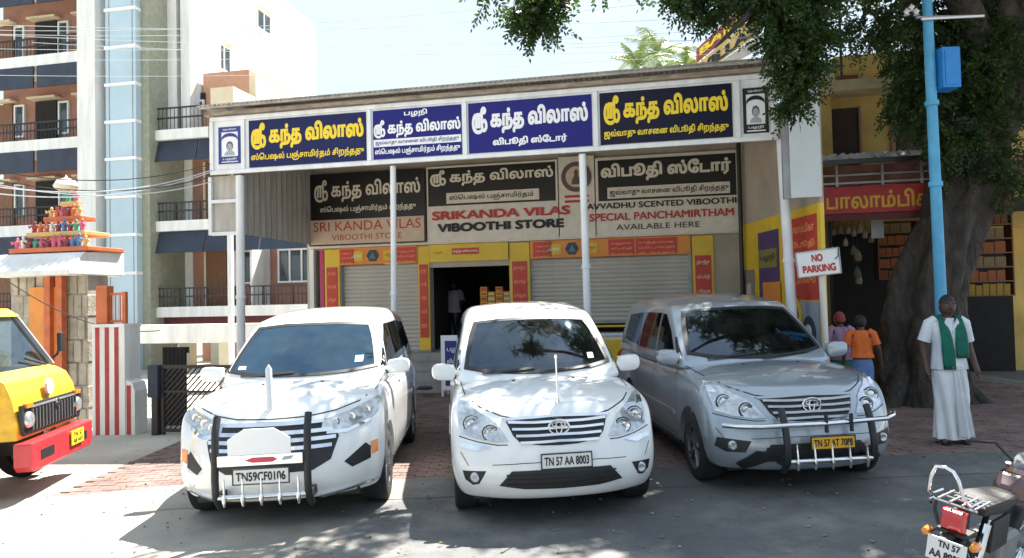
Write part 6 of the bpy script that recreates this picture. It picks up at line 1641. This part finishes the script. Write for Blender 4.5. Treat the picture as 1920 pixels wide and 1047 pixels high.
    MB().tube([hc + Vector((-.016*h,-.054*h,-.033*h)), hc + Vector((0,-.059*h,-.032*h)), hc + Vector((.016*h,-.054*h,-.033*h))], .0035*h, 6).build('mouth', mat('lip_brown', (.10,.035,.03), .6), root, True)
    # clothes
    def garment(rows, name, m, fold=0, nf=11, ph=0, n=48, thick=.012):
        rings = []
        for z, rx, ry, cx, cy in rows:
            rings.append([((cx + (rx + fold*f_(z)*math.sin(nf*q+ph+z*9) + .003*math.sin(17*q+z*40))*math.cos(q))*h, (cy + (ry + fold*f_(z)*math.sin(nf*q+ph+z*9))*math.sin(q))*h, z*h) for q in np.linspace(0, 2*math.pi, n, endpoint=False)])
        return MB().loft(rings, False).build(name, m, root, True)
    f_ = lambda z: 1.0
    for c in clothes:
        if c[0] == 'shirt':
            m_ = c[1]; lo = c[2] if len(c) > 2 else .50
            g_ = garment([(lo,.112,.086,0,0),(lo+.03,.108,.082,0,0),(.60,.100,.072,0,0),(.66,.094,.068,0,0),(.72,.104,.070,0,0),(.77,.112,.068,0,0),(.80,.108,.058,0,.004),(.822,.078,.048,0,.006),(.838,.042,.038,0,.006)], 'shirt', m_, .003, 7)
            for s_, sg in (('l',-1),('r',1)):
                a = Vector(J['sh'+s_])*h; b = Vector(J['el'+s_])*h; d = (b-a); e = a + d*(c[3] if len(c) > 3 else .85)
                MB().tube([a - d*.22 + Vector((-sg*.028*h,0,0)), a, a.lerp(e,.5), e], [.03*h,.042*h,.040*h,.041*h], 14, False).build('sleeve', m_, g_, True)
            if len(c) > 4: 
                MB().tube([Vector((.0,-.071*h,z_*h)) + Vector((0,0,0)) for z_ in np.linspace(.52,.76,5)], .002*h, 4).build('placket', M['grey'], g_)
                for sg in (-1,1): MB().prism([(sg*.004*h,.775*h),(sg*.034*h,.835*h),(sg*.045*h,.81*h),(sg*.022*h,.765*h)], -.071*h, -.062*h, 'y').build('collar', m_, g_)
        if c[0] == 'skirt':
            f_ = lambda z: max(0, (.54 - z)) * 2.2
            garment([(.545,.085,.068,0,0),(.52,.096,.075,0,0),(.47,.104,.079,0,0),(.42,.106,.080,.002,0),(.36,.105,.078,.004,0),(.30,.103,.076,.006,0),(.25,.101,.074,.006,0),(.20,.100,.073,.005,0),(.15,.100,.073,.004,0),(.10,.101,.074,.002,0),(.07,.102,.075,0,0),(c[2] if len(c)>2 else .045,.103,.076,0,0)], c[3] if len(c) > 3 else 'skirt', c[1], .012, 7, 1.0, 96)
            if len(c) > 3: MB().loft([[((.012+.10*(.53-z)+dx*(.55+.9*(.54-z)))*h, (-.083-.02*math.cos(dx*120)-.01*(.54-z))*h, z*h) for dx in np.linspace(-.045,.045,15)] + [((.012+.10*(.53-z)+dx*(.55+.9*(.54-z)))*h, (-.070)*h, z*h) for dx in np.linspace(.045,-.045,15)] for z in (.525,.45,.35,.25,.15,.06)]).build('front_pleat', c[1], root, True)
            f_ = lambda z: 1.0
        if c[0] == 'scarf':
            for sg, z1, dx in ((-1,.50,.022),(1,.575,.0)):
                P = []; 
                for k in range(9):
                    t = k/8; P.append((sg*(.050+.004*t)+dx*t*-sg*1.3, -.045-.036*min(1,t*3), .835-(.835-z1)*t))
                V = []
                for k, p in enumerate(P):
                    w_ = .020+.016*min(1,k/5)
                    for j in range(7): q = (j/6-.5)*2; V.append(Vector((p[0]+q*w_, p[1]-.004*math.cos(q*9)-.002+.004*q*q, p[2]))*h)
                F = [(k*7+j,k*7+j+1,(k+1)*7+j+1,(k+1)*7+j) for k in range(8) for j in range(6)]
                g2 = link_mesh('towel_end', V, F, c[1], root, True); md_ = g2.modifiers.new('t','SOLIDIFY'); md_.thickness = .012
            MB().tube([Vector((-.052,-.04,.836))*h, Vector((-.05,.035,.842))*h, Vector((0,.055,.845))*h, Vector((.05,.035,.842))*h, Vector((.052,-.04,.836))*h], .016*h, 8).build('towel_neck', c[1], root, True)
        if c[0] == 'headscarf':
            MB().loft([[p + Vector((0,.006*h,.0)) for p in r_] for r_ in ell(hc, (.056*h,.066*h,.078*h), 18, 12)[:8]]).build('headscarf', c[1], hb, True)
    for sg, s_ in ((-1,'l'),(1,'r')):
        a = Vector(J['an'+s_])*h; MB().prism([(a.x-.026*h,a.y+.03*h),(a.x+.026*h,a.y+.03*h),(a.x+.03*h,a.y-.08*h),(a.x+.012*h,a.y-.115*h),(a.x-.02*h,a.y-.10*h)], 0, .010*h, 'z').build('sandal', M['rubber'], root)
    return root
mp_ = gp(1795, 836)
person('man in white shirt and dhoti with a green towel round his neck', (mp_.x+.0, mp_.y+.1, gz(mp_.x)), -8, 1.70, M['skin'], dict(ell=(.148,.03,.655), wrl=(.150,-.02,.515), elr=(.142,.035,.65), wrr=(.138,-.06,.525)),
    [('shirt', M['shirt'], .50, .80, 1), ('skirt', mat('bleached_dhoti', (.80,.82,.84), .85, var=.1, bump=.2, bscale=10), .04, 'dhoti'), ('scarf', M['towel'])])
def at_g(px, Y): x = wp(px, 700, Y).x; return (x, Y, gz(x))
person('small person in orange top and blue skirt stooping beside the tree trunk', at_g(1617, 10.4), 160, 1.42, M['skin'], {}, [('skirt', M['bluecloth']), ('shirt', M['orangecloth'], .56, .7), ('headscarf', M['hair'])])
person('woman in lilac top and red headscarf behind the silver minivan', at_g(1578, 10.9), 175, 1.46, M['skin'], {}, [('skirt', M['greencloth']), ('shirt', M['lilac'], .50, .8), ('headscarf', M['redcloth'])])
du, dz_ = at(852, 600, 1.9); q_ = BO + bu*du + bv*1.9
person('shopkeeper in pale mauve shirt inside the dark open store bay', (q_.x, q_.y, SILL), -10, 1.52, M['skin'], dict(elr=(.15,-.06,.66), wrr=(.16,-.16,.62)), [('skirt', M['signblack']), ('shirt', mat('pale_mauve_shirt', (.42,.36,.42), .85), .50, .9)])

# ---------------------------------------------------------------- motorcycle at the lower right
bk = empty('motorcycle', (2.31, 3.95, gz(2.1))); tag(bk, 'parked motorcycle with chrome grab rail, red tail lamp and white plate', 'motorcycle')
bk.scale = (.8,.8,.8); bk.rotation_euler = (Matrix.Rotation(R(-52), 3, 'Z') @ Matrix.Rotation(R(9), 3, 'Y')).to_euler()
B = lambda: MB()
def wheel(y, r):
    w_ = B().lathe([(r-.075,-.035),(r-.02,-.045),(r,-.02),(r,.02),(r-.02,.045),(r-.075,.035)], (0,y,r), 'x', 36, True).build('wheel', M['rubber'], bk, True)
    B().lathe([(r-.08,-.03),(r-.09,-.03),(r-.09,.03),(r-.08,.03)], (0,y,r), 'x', 36, True).build('rim', M['chrome'], w_, True)
    B().lathe([(.001,-.07),(.05,-.07),(.06,-.03),(.06,.03),(.05,.07),(.001,.07)], (0,y,r), 'x', 16).build('hub', M['grey'], w_)
    s_ = B()
    for k in range(18): q = 2*math.pi*k/18; s_.bar((.04*(-1)**k, y+.05*math.cos(q), r+.05*math.sin(q)), (0, y+(r-.085)*math.cos(q+.25), r+(r-.085)*math.sin(q+.25)), .004, .004)
    sp_ = s_.build('spokes', M['chrome'], w_); sp_['kind'] = 'stuff'
wheel(0, .30); wheel(1.27, .30)
def fender(y, r, a0, a1, w_, m, name):
    V = []; 
    for k in range(15):
        q = R(a0 + (a1-a0)*k/14)
        for j in range(5): f = (j-2)/2; V.append((f*w_, y + (r-.02*f*f)*math.cos(q), .30 + (r-.02*f*f)*math.sin(q)))
    o = link_mesh(name, V, [(k*5+j,k*5+j+1,(k+1)*5+j+1,(k+1)*5+j) for k in range(14) for j in range(4)], m, bk, True); md_ = o.modifiers.new('t','SOLIDIFY'); md_.thickness = .004
fender(0, .35, 60, 150, .075, M['black_plastic'], 'rear_mudguard'); fender(1.27, .34, 20, 160, .065, M['black_plastic'], 'front_mudguard')
lp = B().loft([[(-.06,-.17,.70),(.06,-.17,.70),(.06,-.17,.80),(-.06,-.17,.80)],[(-.075,-.13,.68),(.075,-.13,.68),(.075,-.13,.82),(-.075,-.13,.82)],[(-.07,-.08,.68),(.07,-.08,.68),(.07,-.08,.82),(-.07,-.08,.82)]]).build('tail_lamp', M['redlens'], bk, bevel=.012)
B().box(-.09,.09,-.14,.02,.655,.68).build('lamp_bracket', M['black_plastic'], bk)
for sx in (-1,1):
    s_ = B().tube([(sx*.09,-.12,.66),(sx*.13,-.13,.63)], .008, 6).build('indicator_stalk', M['black_plastic'], bk); B().lathe([(.001,-.04),(.024,-.03),(.028,0),(.03,.03),(.001,.035)], (sx*.145,-.14,.63), 'y', 14).build('indicator', M['indicator'], s_, True)
pl = B().box(-.075,.155,-.305,-.297,.52,.675).build('number_plate', M['plate_white'], bk, bevel=.002)
PPL = lambda a, b: (a,-.308,b)
put_text('TN 57', -.01,.12,.615,.66, PPL, M['ink'], pl, (0,0,0), .04); put_text('AA 8957', -.055,.135,.54,.595, PPL, M['ink'], pl, (0,0,0), .04)
B().box(-.02,.02,-.296,-.10,.61,.67).build('plate_bracket', M['black_plastic'], bk)
c_ = B(); P = [(-.12,.10,.86),(-.125,-.06,.86),(-.12,-.13,.90),(-.11,-.15,1.0),(-.085,-.155,1.08),(-.03,-.155,1.09),(.02,-.155,1.075),(.055,-.155,1.03),(.095,-.14,.92),(.12,-.08,.86),(.12,.12,.86)]
Q = []
for i in range(len(P)-1): Q += [tuple(Vector(P[i]).lerp(Vector(P[i+1]), t/3)) for t in range(3)]
Q = [(a-.05, b_, c__) for a, b_, c__ in Q + [P[-1]]]; c_.tube(Q, .0125, 10).build('grab_rail', M['chrome'], bk, True)
for k in range(4): B().tube([(-.11+.073*k,-.13,.865),(-.11+.073*k,.14,.865)], .008, 6).build('rack_bar', M['grey'], bk)
for y_ in (-.13,.0,.13): B().tube([(-.13,y_,.857),(.13,y_,.857)], .008, 6).build('rack_bar', M['grey'], bk)
B().tube([(-.14,-.06,.85),(-.13,-.10,.78),(-.08,-.14,.70)], .012, 8).build('rack_stay', M['black_plastic'], bk)
B().tube([(-.20,.06,.80),(-.2,-.02,.80),(-.17,-.06,.80)], .01, 6).build('side_guard', M['chrome'], bk)
B().loft([[(-.10,.10,.76),(.10,.10,.76),(.11,.10,.84),(-.11,.10,.84)],[(-.13,.35,.74),(.13,.35,.74),(.13,.35,.84),(-.13,.35,.84)],[(-.11,.78,.74),(.11,.78,.74),(.09,.78,.80),(-.09,.78,.80)]]).build('seat', mat('worn_black_vinyl', (.02,.02,.02), .6, var=.5, bump=.3), bk, bevel=.03)
B().loft([[(-.06,.74,.72),(.06,.74,.72),(.05,.74,.82),(-.05,.74,.82)],[(-.13,.88,.70),(.13,.88,.70),(.09,.88,.90),(-.09,.88,.90)],[(-.13,1.05,.72),(.13,1.05,.72),(.09,1.05,.90),(-.09,1.05,.90)],[(-.07,1.16,.76),(.07,1.16,.76),(.05,1.16,.86),(-.05,1.16,.86)]]).build('fuel_tank', mat('dark_maroon_tank', (.06,.008,.01), .25, coat=1), bk, bevel=.03)
B().box(-.11,.11,.5,.85,.28,.52).build('engine', M['grey'], bk, bevel=.03)
for sx in (-1,1):
    B().box(sx*.12-.015,sx*.12+.015,.2,.5,.5,.72).build('side_panel', M['black_plastic'], bk, bevel=.01)
    B().tube([(sx*.11,.0,.32),(sx*.12,.12,.72)], .022, 8).build('shock_absorber', M['chrome'], bk)
    B().tube([(sx*.09,1.27,.30),(sx*.09,1.08,.92)], .02, 8).build('fork', M['chrome'], bk)
    B().tube([(sx*.05,1.05,.95),(sx*.18,1.03,1.06),(sx*.34,.92,1.04)], .012, 8).build('handlebar', M['black_plastic'], bk)
B().tube([(0,1.10,.86),(0,.5,.7),(0,.3,.35),(0,0,.30)], .02, 8).build('frame', M['black_plastic'], bk)
B().tube([(.14,.7,.30),(.16,.3,.26),(.16,-.15,.34)], [.018,.03,.035], 10).build('exhaust', M['chrome'], bk, True)
B().lathe([(.001,.12),(.06,.10),(.09,.02),(.085,0),(.001,-.01)], (0,1.17,.92), 'y', 20).build('headlight', M['lens'], bk, True)
B().tube([(-.08,.45,.3),(-.26,.5,.0)], .01, 6).build('side_stand', M['black_plastic'], bk)
# ---------------------------------------------------------------- litter and fallen leaves
V = []; F = []
for _ in range(650):
    x_, y_ = random.uniform(-6, 8), random.uniform(4.8, 11.5); r = random.uniform(.012, .035); a = random.uniform(0, 6.28); z = gz(x_) + .022; t = random.uniform(-.01, .02)
    n = len(V); c, s_ = math.cos(a), math.sin(a)
    V += [(x_ + c*r, y_ + s_*r, z), (x_ - s_*r*.4, y_ + c*r*.4, z + abs(t)), (x_ - c*r, y_ - s_*r, z), (x_ + s_*r*.4, y_ - c*r*.4, z + abs(t))]; F.append((n, n+1, n+2, n+3))
o = link_mesh('fallen_leaves', V, F, mat('dry_leaf', (.20,.15,.06), .8, var=.5, scale=3)); tag(o, 'scattered dry fallen leaves on the road and forecourt', 'leaves', kind='stuff')
g = MB()
for _ in range(260):
    x_, y_ = random.uniform(-6, 8), random.uniform(4.8, 9); r = random.uniform(.006, .018); z = gz(x_) + .008
    g.lathe([(.001,-r*.4),(r,0),(r*.6,r*.6),(.001,r*.7)], (x_, y_, z + (.012 if y_ > 6.9 else 0)), 'z', 5)
o = g.build('pebbles', mat('pebble_grey', (.26,.24,.21), .9, var=.4)); tag(o, 'small loose pebbles scattered over the asphalt', 'pebbles', kind='stuff')
# buildings and trees across the road, behind the photographer, seen only as reflections in the glass
for k, (x_, y_, h_, w_) in enumerate(((-7,-15,6.5,3.2),(-1,-17,7.5,3.6),(4.5,-15,6,3.0))):
    t = empty('roadside_tree', (x_, y_, gz(x_))); tag(t, ('leafy tree across the road, left of the other two','tallest leafy tree across the road','smaller leafy tree across the road, at the right')[k], 'tree')
    MB().tube([(0,0,-.2),(.1,0,2),(0,.1,4)], [.3,.22,.15], 10).build('trunk', M['bark'], t, True)
    cl = [((rng.normal()*w_*.4, rng.normal()*w_*.4, h_*.72 + rng.normal()*1.1), rng.uniform(.7,1.2), 22) for _ in range(16)]
    foliage('foliage', cl, .30, .17, LEAF, t, (0,0,0))
